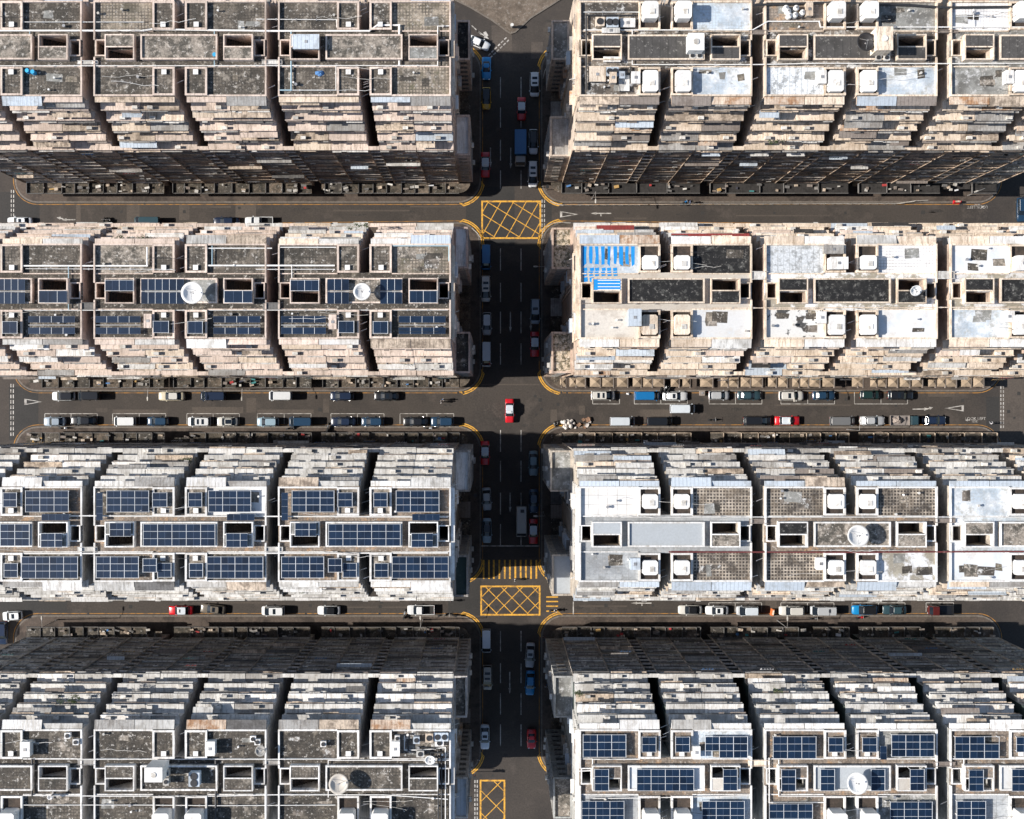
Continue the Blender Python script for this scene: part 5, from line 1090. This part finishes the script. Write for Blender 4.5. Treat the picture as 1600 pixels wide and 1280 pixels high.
def pickup_parts(body, load, L):
    parts = car_parts('suv', body, body, 0, L); out = []
    ln = L/2
    m = MB(); rings = []
    for x, hw, zt in [(-.35, .9, 1.0), (.9, .9, 1.0), (ln-.6, .88, .95), (ln-.12, .8, .85), (ln, .66, .7)]:
        rings.append([(x, -hw*.94, .3), (x, -hw, .5), (x, -hw, zt-.14), (x, -hw*.6, zt), (x, hw*.6, zt), (x, hw, zt-.14), (x, hw, .5), (x, hw*.94, .3)])
    m.loft(rings); m.box(-ln, -.36, -.9, .9, .35, .6); rim(m, -ln, -.36, -.9, .9, .6, 1.02, .09); out.append(('body', m, pm(body), False, []))
    q = MB(); q.box(-ln+.1, -.46, -.8, .8, .601, .66); out.append(('load_bed', q, black, False, []))
    def ring(x0, x1, hw, z): return [(x0, -hw, z), (x1-.1, -hw, z), (x1, -hw*.6, z), (x1, hw*.6, z), (x1-.1, hw, z), (x0, hw, z)]
    q = MB(); q.loft([ring(-.34, 1.45, .84, .96), ring(-.2, .75, .68, 1.6)]); out.append(('window_glass', q, cglass, False, []))
    q = MB(); q.loft([ring(-.25, .8, .72, 1.59), ring(-.2, .72, .66, 1.66)]); out.append(('roof', q, pm(body), False, []))
    return out+[p for p in parts if p[0] in ('headlight', 'tail_light', 'wheel', 'wing_mirror')]
VC = {}
def vehicle(name, lab, cat, px, py, lpx, ang, kind, body, roof=None, sun=0, grp='cars parked along the kerbs'):
    hz = 1.2; k = (CAM_H-hz)/1879.0; L = lpx*k*.985; x, y = mp(px, py, hz)
    L = {'minibus': 5.9, 'boxtruck': 6.6}.get(kind, round(L*5)/5)
    key = (kind, body, roof, sun, L)
    if key not in VC:
        if kind in ('boxtruck', 'flatbed', 'minibus'): P = truck_parts(body, pm(roof) if roof else pm('black'), L, {'boxtruck': 1.1, 'flatbed': .95, 'minibus': 1.0}[kind], kind)
        elif kind == 'pickup': P = pickup_parts(body, None, L)
        else: P = car_parts(kind, body, roof or body, sun, L)
        VC[key] = [(n, mb.mesh(n, mt, sm), [(n2, m2.mesh(n2, mt2)) for n2, m2, mt2 in sub]) for n, mb, mt, sm, sub in P]
    t = thing(name, lab, cat, (x, y, .005 if True else 0), rad(ang), grp)
    for n, me, sub in VC[key]:
        o = put(n, me, t)
        for n2, me2 in sub: put(n2, me2, o)
    return t
V = vehicle; S_, W_, E_ = -90, 180, 0
AV = 'cars standing on the avenue'
for a in [
 ('white sedan turning out beneath the balcony corner at the top fork', 748, 66, 37, -24, 'sedan', 'white'),
 ('vivid blue sports car at the top of the avenue, left kerb', 760, 105.5, 37, S_, 'sport', 'brightblue'),
 ('yellow and black hatchback below the vivid blue sports car', 759.7, 152.7, 34, S_, 'hatch', 'yellow', 'black'),
 ('white minivan with two sunroofs, top of right avenue kerb', 835.4, 131, 38, S_, 'mpv', 'white', None, 2),
 ('white car with black glass roof beside the blue truck', 833.5, 220.6, 39, S_, 'hatch', 'white', 'black', 0),
 ('white minivan with two sunroofs below the blue truck', 832.7, 271.5, 42, S_, 'mpv', 'white', None, 2),
 ('plain blue van just below upper box junction, left avenue kerb', 759.5, 402, 39, S_, 'van', 'truckblue'),
 ('pearl minivan with two sunroofs below the plain blue van', 759, 451, 41, S_, 'mpv', 'pearl', None, 2),
 ('blue-grey estate with sunroof, right avenue kerb above a taxi', 836.5, 486.5, 40, S_, 'mpv', 'steelblue', None, 1),
 ('silver hatchback between pearl minivan and silver van, left avenue kerb', 760.7, 505.7, 37, S_, 'hatch', 'silver', 'rooft'),
 ('silver van just above the central crossing, left avenue kerb', 760, 553.8, 40, S_, 'van', 'silver', 'rooft'),
 ('silver sedan in third-row shadow, left avenue kerb', 760.5, 780, 37, S_+3, 'sedan', 'silver'),
 ('grey-teal sedan in third-row shadow, right avenue kerb', 833.5, 724, 40, S_, 'sedan', 'tealgrey'),
 ('almost invisible dark blue car in third-row shadow, right kerb', 834, 783, 38, S_, 'sedan', 'darkblue'),
 ('white sedan with black roof above the stop line', 760.8, 829.5, 40, S_, 'sedan', 'skyblue', 'black'),
 ('silver van just below lower box junction, left avenue kerb', 760, 1002.3, 38, S_, 'van', 'silver', 'rooft'),
 ('beige minivan with two sunroofs, left avenue kerb, bottom row', 761.6, 1059.5, 40, S_, 'mpv', 'beige', None, 2),
 ('silver sedan with sunroof, slightly skewed, right avenue kerb, bottom row', 828.5, 1024.7, 40, S_-3, 'sedan', 'silver', None, 1),
 ('vivid blue sedan behind skewed silver sedan, bottom row', 828.5, 1068, 40, S_-2, 'sedan', 'brightblue'),
 ('pale silver sedan near the bottom, left avenue kerb', 757.6, 1152.7, 39, S_, 'sedan', 'rooft', None, 1),
 ('small red sports car near the bottom, right avenue kerb', 830.7, 1156, 31, S_, 'sport', 'red')]: V('car', a[0], 'car', *a[1:], grp=AV)
V('truck', 'box truck with blue cargo box and beige cab on the avenue', 'truck', 813, 232.5, 52, S_, 'boxtruck', 'beige', 'truckblue', grp=None)
V('minibus', 'long grey minibus waiting at the stop line', 'minibus', 814.7, 815, 47, S_, 'minibus', 'beige', grp=None)
for a in [('red taxi with white roof alone in the central crossing', 796.3, 642, 38, S_), ('red taxi ahead of the blue box truck, middle lane', 815, 169, 37, S_), ('red taxi at left avenue kerb above upper box junction', 758.3, 256.7, 39, S_),
          ('red taxi at right avenue kerb above the central crossing', 835.7, 537.7, 39, S_), ('red taxi at left avenue kerb below the central crossing', 757.8, 708, 38, S_), ('red taxi beside the minibus at the stop line', 833.5, 830.8, 39, S_),
          ('red taxi among cars on the middle side street, right of avenue', 1231, 657.5, 39, E_), ('red taxi on the lower side street, left of avenue', 281.5, 954.5, 38, W_)]:
    V('taxi', a[0], 'taxi', *a[1:], kind='taxi', body='red', roof='rooft', grp='red taxis with white roofs')
for a in [
 ('white hatchback with black glass roof, upper kerb, far left of middle street', 98, 619, 36, W_, 'hatch', 'white', 'black'),
 ('black van right behind the white black-roofed hatchback', 137.5, 618.5, 35, W_, 'van', 'black'),
 ('cream sedan alone on upper kerb, left part of middle street', 267, 619, 41, W_, 'sedan', 'cream', 'pearl'),
 ('navy van on upper kerb left of the white box van', 332, 619, 40, W_, 'van', 'navy'),
 ('white box van on upper kerb, left part of middle street', 437.5, 618.5, 37, W_, 'van', 'white'),
 ('navy hatchback on upper kerb, second from avenue, left', 534, 619, 38, W_, 'hatch', 'navy'),
 ('black sedan with dark sunroof on upper kerb nearest avenue, left', 603.5, 619, 40, W_, 'sedan', 'black', None, 1),
 ('blue-silver sedan in the leftmost marked bay of middle street', 84, 659, 35, W_, 'sedan', 'steelblue'),
 ('black sedan sharing the leftmost bay with blue-silver sedan', 129, 657.5, 41, W_, 'sedan', 'black'),
 ('white van in the second marked bay pair from the left', 194, 658.5, 34, W_, 'van', 'white'),
 ('dark blue hatchback behind white van in second bay pair', 246, 658.5, 35, W_, 'hatch', 'darkblue'),
 ('white minivan with two sunroofs on lower kerb, middle street', 310.5, 659, 37, W_, 'mpv', 'white', None, 2),
 ('white sedan with black sunroof behind the white minivan', 354, 659, 35, W_, 'sedan', 'pearl', None, 3),
 ('light blue hatchback on lower kerb, middle street left', 418, 659.5, 34, W_, 'hatch', 'skyblue'),
 ('dark teal-blue van behind the light blue hatchback', 469, 659, 36, W_, 'van', 'darkblue'),
 ('navy sedan with bright windscreen glint, lower kerb bay', 536, 659, 40, W_, 'sedan', 'navy'),
 ('blue rounded hatchback behind the navy sedan, lower kerb', 582, 659, 36, W_, 'hatch', 'darkblue'),
 ('black sedan in the lower bay pair nearest avenue', 649, 659, 40, W_, 'sedan', 'black'),
 ('blue estate in the lower bay nearest the avenue', 691, 659, 37, W_, 'suv', 'darkblue'),
 ('pale olive-nosed minivan with two sunroofs, upper kerb right of avenue', 942.5, 618, 38, E_, 'mpv', 'pearl', None, 2),
 ('bright blue van on upper kerb, right of avenue', 1011.5, 618.5, 39, E_, 'van', 'blue'),
 ('white sedan with sunroof in front of the bright blue van', 1055, 619, 39, E_, 'sedan', 'white', None, 1),
 ('white-roofed van driving in the middle of the street', 1067, 639, 40, E_, 'van', 'rooft'),
 ('silver-roofed van on lower kerb nearest avenue, right side', 973, 658.5, 39, E_, 'van', 'silver', 'rooft'),
 ('long black van beside the silver-roofed van, lower kerb', 1031, 658.5, 42, E_, 'van', 'black'),
 ('small silver pickup-like hatchback in upper bay, middle street right', 1124, 618, 33, E_, 'hatch', 'silver'),
 ('dark teal sedan beside small silver hatchback, upper bay', 1171, 618, 38, E_, 'sedan', 'teal'),
 ('white off-roader with black rear roof on upper kerb', 1237, 618.5, 39, E_, 'suv', 'pearl', None, 1),
 ('dark blue sedan beside the white off-roader', 1288, 618, 37, E_, 'sedan', 'darkblue'),
 ('long black estate directly left of the side-street taxi', 1184, 657.5, 44, E_, 'mpv', 'black'),
 ('black van with cream tail on lower kerb, right side', 1317, 658, 39, E_, 'van', 'grey'),
 ('dark green small hatchback in the rightmost upper bay', 1360, 617, 31, E_, 'hatch', 'green'),
 ('black off-roader with roof rails in the rightmost upper bay', 1408, 617.5, 42, E_, 'suv', 'black', None, 1),
 ('silver sedan on lower kerb right of the black cream-tailed van', 1364, 657.5, 39, E_, 'sedan', 'silver'),
 ('dark blue-black sedan, rightmost on the lower kerb', 1460, 657, 40, E_, 'sedan', 'navy'),
 ('white sedan with sunroof at far left of upper side street', 29.5, 346, 39, W_, 'sedan', 'white', None, 1),
 ('dark van half hidden by the second-row ledge, upper side street', 229, 346, 42, W_, 'van', 'teal'),
 ('dark sedan ahead of the white pickup, upper side street', 353, 346, 42, W_, 'sedan', 'navy'),
 ('dark blue car on the right-hand cross street', 1598, 327, 38, S_, 'suv', 'darkblue'),
 ('white car rounding the corner at far left of lower side street', 18, 963, 32, W_+4, 'hatch', 'white', None, 1),
 ('dark blue car on the left-hand cross street', 3, 990, 36, S_, 'suv', 'navy'),
 ('bronze sedan skewed behind the lower side-street taxi', 332, 952.5, 39, W_-5, 'sedan', 'bronze', None, 1),
 ('white hatchback with black sunroof, lower side street left', 426, 955, 36, W_, 'mpv', 'white', None, 1),
 ('white sedan with large black glass roof, lower side street left', 513.5, 954.5, 37, W_, 'sedan', 'white', 'black'),
 ('pearl sedan with black glass roof, lower side street right', 1079, 953.7, 38, W_, 'sedan', 'pearl', 'black'),
 ('white sedan with sunroof behind pearl sedan, lower side street', 1121, 954.6, 36, W_, 'sedan', 'white', None, 1),
 ('silver people carrier left of the orange barrier', 1168.5, 955, 35, W_, 'mpv', 'silver', 'rooft'),
 ('pearl off-roader right of the orange barrier', 1238, 955, 40, W_, 'suv', 'pearl'),
 ('silver van behind the pearl off-roader, lower side street', 1286.7, 954.6, 40, W_, 'van', 'silver', 'silver'),
 ('vivid blue hatchback with black roof, lower side street right', 1352, 953.7, 40, W_, 'suv', 'brightblue', 'black'),
 ('dark teal sedan behind the vivid blue hatchback', 1399, 953.7, 38, W_, 'sedan', 'teal')]: V('car', a[0], 'car', *a[1:])
V('pickup_truck', 'white pickup with empty black bed near lower box junction', 'pickup truck', 657.5, 953.7, 43, W_, 'pickup', 'white', grp=None)
V('pickup_truck', 'white pickup half hidden by second-row ledge, upper side street', 'pickup truck', 404, 346, 45, W_, 'pickup', 'white', grp=None)
V('truck', 'dark flatbed truck with red cab edge, lower side street', 'truck', 1470.5, 953.7, 40, W_, 'flatbed', 'darkred', 'black', grp=None)
V('truck', 'dark truck carrying a grey load, lower kerb, middle street right', 'truck', 1414, 657, 46, E_, 'flatbed', 'teal', 'canvasgrey', grp=None)
# grey load on that truck
heap('grey sacks heaped on the dark truck bed', 1402, 656.5, 1.1, .8, surf('grey_sacking', (.33, .28, .25), fine=.3), 9, 'load_sack', 1.0, 'load')
# ------------------------------------------------------------------ motorcycles
def moto(lab, px, py, ang, c):
    x, y = mp(px, py, .7); t = thing('motorcycle', lab, 'motorcycle', (x, y, .006), rad(ang), 'motorcycles by the kerb')
    def P():
        o = []
        for xx in (-.65, .68): q = MB(); q.tube((xx, -.06, .3), (xx, .06, .3), .3, 16); o.append(('wheel', q, black))
        q = MB(); q.loft([[(x_, -w_, z0), (x_, w_, z0), (x_, w_*.7, z1), (x_, -w_*.7, z1)] for x_, w_, z0, z1 in ((-.75, .08, .55, .75), (-.3, .16, .4, .78), (.15, .18, .4, .9), (.45, .14, .55, .88), (.6, .06, .65, .85))]); o.append(('fairing', q, None))
        q = MB(); q.loft([[(x_, -w_, .79), (x_, w_, .79), (x_, w_*.8, z1), (x_, -w_*.8, z1)] for x_, w_, z1 in ((-.8, .1, .84), (-.4, .15, .88), (.1, .1, .86))]); o.append(('seat', q, black))
        q = MB(); q.tube((.45, -.35, 1.02), (.45, .35, 1.02), .025, 6); q.tube((.45, 0, 1.0), (.68, 0, .3), .04, 6); q.tube((.45, -.35, 1.02), (.38, -.4, 1.02), .035, 6); q.tube((.45, .35, 1.02), (.38, .4, 1.02), .035, 6); o.append(('handlebar', q, steel))
        q = MB(); q.box(-1.0, -.62, -.17, .17, .86, 1.15); o.append(('top_box', q, darkmetal)); return o
    for n, q, mt in P(): build(n, q, mt or pm(c), t)
    return t
for a in [('motorcycle on pavement behind the lower bays near avenue', 671, 669, 0, 'silver'), ('left motorcycle of the row by pyramid canopies', 1034, 606.5, 65, 'black'), ('middle motorcycle of the row by pyramid canopies', 1040, 606.5, 70, 'white'), ('right motorcycle of the row by pyramid canopies', 1046, 606.5, 60, 'black'),
          ('black motorcycle parked in the lane, middle street right', 1114, 656, 5, 'black'), ('left dark motorcycle at edge of upper side street', 162.5, 347, 90, 'black'), ('right dark motorcycle at edge of upper side street', 169, 347, 80, 'black'),
          ('left motorcycle at corner by lower box junction', 692, 961, 10, 'bronze'), ('right motorcycle at corner by lower box junction', 706, 961.5, 170, 'bronze'), ('motorcycle in front of white pickup, lower side street', 632, 960, 80, 'silver'),
          ('motorcycle on pavement below silver van, lower side street', 1273, 966.5, 0, 'grey'), ('red-covered delivery motorcycle, lower pavement right', 1345, 965, 10, 'red'), ('motorcycle on lower kerb of middle street by teal van', 455, 668, 20, 'black'), ('motorcycle on kerb beside navy sedan bay', 512, 668, 80, 'grey'),
          ('motorcycle on blue tarp at top pavement, right side', 1070, 316, 30, 'blue'), ('dark blue scooter behind leftmost bay sedan', 101, 669, 0, 'darkblue')]: moto(*a)

# ------------------------------------------------------------------ people
skin = surf('skin', (.42, .26, .18), fine=.05, rough=.6, bump=0); hairm = surf('dark_hair', (.02, .016, .013), fine=.1, rough=.6, bump=0)
def person(lab, px, py, ang, shirt, trou, stride=.25, reach=0.0, seat=False, z0=0.0):
    x, y = mp(px, py, .9); V_ = []; E = []; R_ = []
    def v(p, r, par=None):
        V_.append(p); R_.append(r); i = len(V_)-1
        if par is not None: E.append((par, i))
        return i
    hz = .95 if not seat else .82
    pel = v((0, 0, hz), .14); wa = v((.01, 0, hz+.16), .13, pel); ch = v((.02, 0, hz+.38), .15, wa); nk = v((.02, 0, hz+.53), .06, ch); hd0 = v((.03, 0, hz+.6), .075, nk); hd = v((.03, 0, hz+.7), .1, hd0); v((.02, 0, hz+.79), .07, hd)
    for s in (-1, 1):
        sh = v((.02, s*.17, hz+.47), .065, ch); el = v((-.03+reach*.2+s*stride*.25, s*.24, hz+.22), .045, sh); wr = v((.1+reach*.5+s*stride*.35, s*.23, hz+.02+reach*.35), .032, el); pa = v((.13+reach*.5+s*stride*.35, s*.23, hz-.05+reach*.35), .03, wr)
        for k in range(4): f1 = v((.13+reach*.5+s*stride*.35+(k-1.5)*.018, s*.232, hz-.1+reach*.34-(.01 if k in (1, 2) else 0)), .009, pa); v((.15+reach*.5+s*stride*.35+(k-1.5)*.018, s*.225, hz-.135+reach*.34), .008, f1)
        th = v((.16+reach*.5+s*stride*.35, s*.21, hz-.07+reach*.35), .01, pa)
        if seat: hp = v((.02, s*.1, hz-.05), .09, pel); kn = v((.4, s*.2, hz-.1), .065, hp); an = v((.3, s*.22, .4), .045, kn); v((.42, s*.22, .36), .035, an)
        else: hp = v((0, s*.09, hz-.06), .09, pel); kn = v((-s*stride*.6+.04, s*.1, .5), .06, hp); an = v((-s*stride*1.2, s*.1, .1), .042, kn); v((-s*stride*1.2+.17, s*.11, .045), .038, an)
    me = bpy.data.meshes.new('person'); me.from_pydata(V_, E, []); o = bpy.data.objects.new('person', me); COL.objects.link(o)
    md = o.modifiers.new('skin', 'SKIN'); md.use_smooth_shade = True
    for i, sv in enumerate(me.skin_vertices[0].data): sv.radius = (R_[i], R_[i]); sv.use_root = i == 0
    o.modifiers.new('sub', 'SUBSURF').levels = 1; o.modifiers['sub'].render_levels = 1
    bpy.context.view_layer.update(); fin = bpy.data.meshes.new_from_object(o.evaluated_get(bpy.context.evaluated_depsgraph_get())); bpy.data.objects.remove(o)
    fin.materials.clear()
    for mt in (skin, shirt, trou, black): fin.materials.append(mt)
    for p in fin.polygons:
        c = p.center; d = abs(c.y)
        p.material_index = 0 if c.z > hz+.52 or (d > .15 and c.z < hz+.06 and c.z > hz-.2 and not (seat and c.x > .22 and c.z < hz-.1)) else (3 if c.z < .1 else (2 if c.z < hz+.04 else 1))
        p.use_smooth = True
    t = put('person', fin, None, (x, y, z0+.006), (0, 0, rad(ang))); tag(t, lab, 'person')
    m = MB(); n = 12
    m.loft([[(.02+r_*math.cos(2*math.pi*i/n), r_*math.sin(2*math.pi*i/n), hz+z_) for i in range(n)] for r_, z_ in ((.108, .7), (.112, .75), (.095, .81), (.055, .845), (.01, .853))]); build('hair', m, hairm, t, smooth=True)
    m = MB(); m.box(.125, .155, -.015, .015, hz+.67, hz+.71)
    for s in (-1, 1): m.box(.02, .05, *sorted((s*.095, s*.115)), hz+.66, hz+.72)
    build('nose_and_ears', m, skin, t)
    m = MB()
    for s in (-1, 1): m.box(.115, .128, *sorted((s*.025, s*.05)), hz+.705, hz+.72)
    build('eyes', m, black, t); m = MB(); m.box(.115, .126, -.025, .025, hz+.635, hz+.645); build('mouth', m, CLOTHS[2], t)
    return t
wcl, dcl, bcl = CLOTHS[1], CLOTHS[4], CLOTHS[0]
person('person in white top walking, left of a companion, middle street left', 689.5, 628, 190, wcl, dcl); person('person in white top walking beside a companion, middle street left', 693.3, 624.6, 190, wcl, bcl)
person('person in white top crossing below the yellow-striped avenue crossing', 804.5, 906, 0, wcl, dcl); person('person in pale shirt on the corner pavement near white rubbish bags', 862, 682, 200, wcl, dcl, z0=.13)
person('person with dark clothes stepping off kerb, left of lower box junction', 704, 939.5, 10, dcl, dcl); person('pedestrian in blue on upper side street pavement, right', 1078, 316, 180, bcl, dcl, z0=.13)
person('person in white shirt at far right corner of middle street', 1549, 662, 120, wcl, dcl, reach=.6); person('person on left pavement of avenue near the bottom', 747.5, 1187, 270, wcl, dcl, z0=.13)
person('person in pale top on right pavement, bottom row avenue', 853, 1073, 90, wcl, bcl, z0=.13)
moto('motorcycle ridden across the yellow side-street crossing', 866, 954, 0, 'black'); person('rider in grey on the motorcycle crossing the side street', 866.3, 954.3, 0, wcl, dcl, seat=True, reach=.8, stride=0)

# ------------------------------------------------------------------ street furniture
def lamp(lab, px, py, ang, h=8.0):
    x, y = mp(px, py); t = thing('street_lamp', lab, 'street lamp', (x, y, .13), rad(ang), 'street lamps'); m = MB(); m.tube((0, 0, 0), (0, 0, 1.0), .12, 10); m.tube((0, 0, 1), (0, 0, h), .08, 10, r2=.05); build('pole', m, steel, t)
    m = MB(); m.tube((0, 0, h-.05), (1.5, 0, h+.25), .04, 8); build('arm', m, steel, t); m = MB(); m.loft([[(x_, -w_, h+.2), (x_, w_, h+.2), (x_, w_*.6, h+.32), (x_, -w_*.6, h+.32)] for x_, w_ in ((1.4, .08), (1.7, .17), (2.2, .12))]); build('lamp_head', m, acm, t)
for a in [('street lamp over white box van bay, upper kerb middle street', 250, 608.5, 270), ('street lamp beside navy van, upper kerb middle street left', 392, 608.5, 270), ('street lamp leaning over white off-roader, middle street right', 1224, 610, 270), ('street lamp above black cream-tailed van, lower kerb', 1323, 671, 90),
          ('street lamp at far left of lower side street', 90.5, 968, 90), ('street lamp above white pickup, lower side street', 661, 968, 90), ('street lamp over the orange barrier, lower side street', 1214, 969, 90), ('street lamp on upper pavement near give-way triangle', 925, 311, 270),
          ('street lamp by the far right ledge of upper side street', 1512, 306, 200), ('street lamp at right kerb in third-row shadow, avenue', 849, 800, 180), ('street lamp at right kerb of avenue, second row', 849, 424, 180)]: lamp(*a)
rl = glow('red_signal_lens', (1, .06, .02), 9.0); wl = glow('white_signal_lens', (1, .85, .7), 9.0)
def signal(lab, px, py, ang, lens):
    x, y = mp(px, py); t = thing('traffic_light', lab, 'traffic light', (x, y, .13), rad(ang), 'traffic lights'); m = MB(); m.tube((0, 0, 0), (0, 0, 3.4), .06, 8); build('pole', m, steel, t)
    m = MB(); m.box(-.18, .18, -.2, .2, 2.3, 3.5); build('signal_head', m, darkmetal, t)
    for k, zz in enumerate((3.25, 2.9, 2.55)):
        q = MB(); q.tube((.18, 0, zz), (.24, 0, zz+.02), .12, 12); build('lens', q, lens if k == 0 else black, t)
        q = MB(); q.box(.18, .42, -.14, .14, zz+.13, zz+.15); build('visor', q, darkmetal, t)
    q = MB(); q.box(-.28, .28, -.28, .28, 3.5, 3.56); build('backing_cap', q, lens if lens is rl and False else darkmetal, t)
signal('red traffic light at left kerb of avenue near bottom box junction', 742, 1206, 90, rl); signal('red traffic light at right corner below lower box junction', 848.5, 994, 90, rl); signal('traffic light with white lamp at left kerb, third row', 743, 772, 90, wl); signal('orange-red traffic light at right corner above upper box junction', 854, 297, 90, rl)
def railing(lab, pts, mt, h=1.05):
    P = [Vector((*mp(x, y, h), .13)) for x, y in pts]; o = P[0]; t = thing('railing', lab, 'railing', tuple(o), 0, 'pedestrian railings')
    r1 = MB(); ps = MB()
    for a, b in zip(P, P[1:]):
        for zz in (h, h*.55, .15): r1.tube(a-o+Vector((0, 0, zz)), b-o+Vector((0, 0, zz)), .035 if zz == h else .02, 6)
        n = max(1, round((b-a).length/1.6))
        for k in range(n): q = a.lerp(b, k/n)-o; ps.tube(q, q+Vector((0, 0, h)), .03, 6)
    build('rail', r1, mt, t); build('post', ps, mt, t)
rw_ = surf('white_railing_paint', (.6, .57, .52), dirt=(.3, .25, .2), scale=1, fine=.1)
railing('white railing curving round corner by the rubble roof', [(846.5, 372), (848, 362), (854, 354), (863, 349), (876, 347.5), (892, 348)], rw_)
railing('white railing on upper pavement, upper side street right', [(860, 314), (868, 318.5), (880, 320.5), (1000, 320), (1100, 319), (1180, 319), (1290, 318.5), (1400, 318.5), (1430, 314), (1450, 313)], rw_)
railing('white railing on the corner left of upper box junction', [(738, 357), (746, 364), (751, 372), (751, 381)], rw_)
railing('railing along left avenue pavement, top', [(838, 56), (848, 62)] if False else [(856.5, 100), (851.5, 110), (848.5, 122)], rw_)
def barrier(lab, px, py, ang, mt):
    x, y = mp(px, py, .9); t = thing('plastic_barrier', lab, 'barrier', (x, y, .006), rad(ang)); m = MB(); m.loft([[(x_, -w_, 0), (x_, w_, 0), (x_, .2, .5), (x_, .14, 1.0), (x_, -.14, 1.0), (x_, -.2, .5)] for x_, w_ in ((-.65, .35), (.65, .35))]); m.box(-.6, -.3, -.38, .38, 0, .15); m.box(.3, .6, -.38, .38, 0, .15)
    build('barrier_body', m, mt, t); q = MB(); q.box(-.45, .45, -.16, .16, 1.001, 1.03); build('reflective_strip', q, LM['cream'], t)
barrier('orange plastic barrier between silver carrier and pearl off-roader', 1208, 957.5, 80, surf('orange_plastic', (.62, .17, .05), fine=.1, rough=.5))
t = barrier('red covered cart at right end of upper side street', 1496.5, 315, 0, surf('red_plastic', (.6, .02, .03), fine=.1, rough=.5))
rbox('utility_box', 'small brown utility box at kerb between upper bays', 'utility box', 1094, 611, 1101, 618, 1.1, LM['brown'], z=0.006)
heap('small white foam pile at kerb behind bright blue van', 981.5, 615.5, .38, .5, wcl, 21, 'foam_pile', .006, 'litter')
# rubbish at the corner right of the central crossing
bagw = surf('white_plastic_bag', (.7, .66, .62), dirt=(.5, .42, .36), scale=2, fine=.15, rough=.5); bagb = surf('black_plastic_bag', (.02, .018, .016), fine=.3, rough=.4); bagr = surf('brown_cardboard', (.28, .17, .11), dirt=(.15, .08, .05), scale=2, fine=.3)
rr = random.Random(5)
def bag(lab, px, py, r, mt, seed, grp, z=.006):
    q = random.Random(seed); x, y = mp(px, py, .4); m = MB(); n = 11; pr = [(.5, 0), (.95, .12), (1, .4), (.8, .75), (.35, .95), (.12, 1.05), (.22, 1.2)]
    m.loft([[(r*a*math.cos(6.283*i/n)*q.uniform(.85, 1.15), r*a*math.sin(6.283*i/n)*q.uniform(.85, 1.15), r*1.2*h) for i in range(n)] for a, h in pr]); tag(build('rubbish_bag', m, mt, None, (x, y, z)), lab, 'rubbish bag', grp)
for k in range(16): bag('white rubbish bag in the pale heap at the corner of the central crossing', 878+rr.random()*22, 657+rr.random()*12, rr.uniform(.28, .45), bagw, k, 'white rubbish bags heaped at the corner', rr.choice([.006, .006, .4]))
for k in range(6): bag('black rubbish bag left of the white heap at the kerb', 864+rr.random()*9, 659+rr.random()*7, rr.uniform(.3, .42), bagb, k+40, 'black rubbish bags at the corner')
for k in range(9):
    px, py = 903+rr.random()*23, 654+rr.random()*14; x, y = mp(px, py, .3); m = MB(); s0 = rr.uniform(.22, .42); m.box(-s0, s0, -s0*.7, s0*.7, 0, s0*1.1, 0)
    m.add([(-s0, s0*.7, s0*1.1), (s0, s0*.7, s0*1.1), (s0, s0*1.1, s0*1.3), (-s0, s0*1.1, s0*1.3)], [(0, 1, 2, 3)]); m.add([(-s0, -s0*.7, s0*1.1), (s0, -s0*.7, s0*1.1), (s0, -s0*1.1, s0*1.25), (-s0, -s0*1.1, s0*1.25)], [(0, 1, 2, 3)])
    tag(build('cardboard_box', m, bagr if k % 4 else bagw, None, (x, y, .006), (0, 0, rr.uniform(0, 3))), 'open cardboard box in the brown litter right of the white bags', 'cardboard box', 'cardboard boxes in the litter pile')
# statue-like sign and pole on the island tip
x, y = mp(800, 43); t = thing('bollard_sign', 'silver keep-left bollard on the tip of the earth island', 'traffic bollard', (x, y, .14)); m = MB(); m.tube((0, 0, 0), (0, 0, .9), .22, 12); m.tube((0, 0, .9), (0, 0, 1.5), .35, 12, r2=.3); build('bollard_body', m, steel, t); m = MB(); m.tube((0, 0, 1.5), (0, 0, 1.6), .31, 12); build('cap', m, white, t)
# bamboo poles leaning out of the facades over the lower street
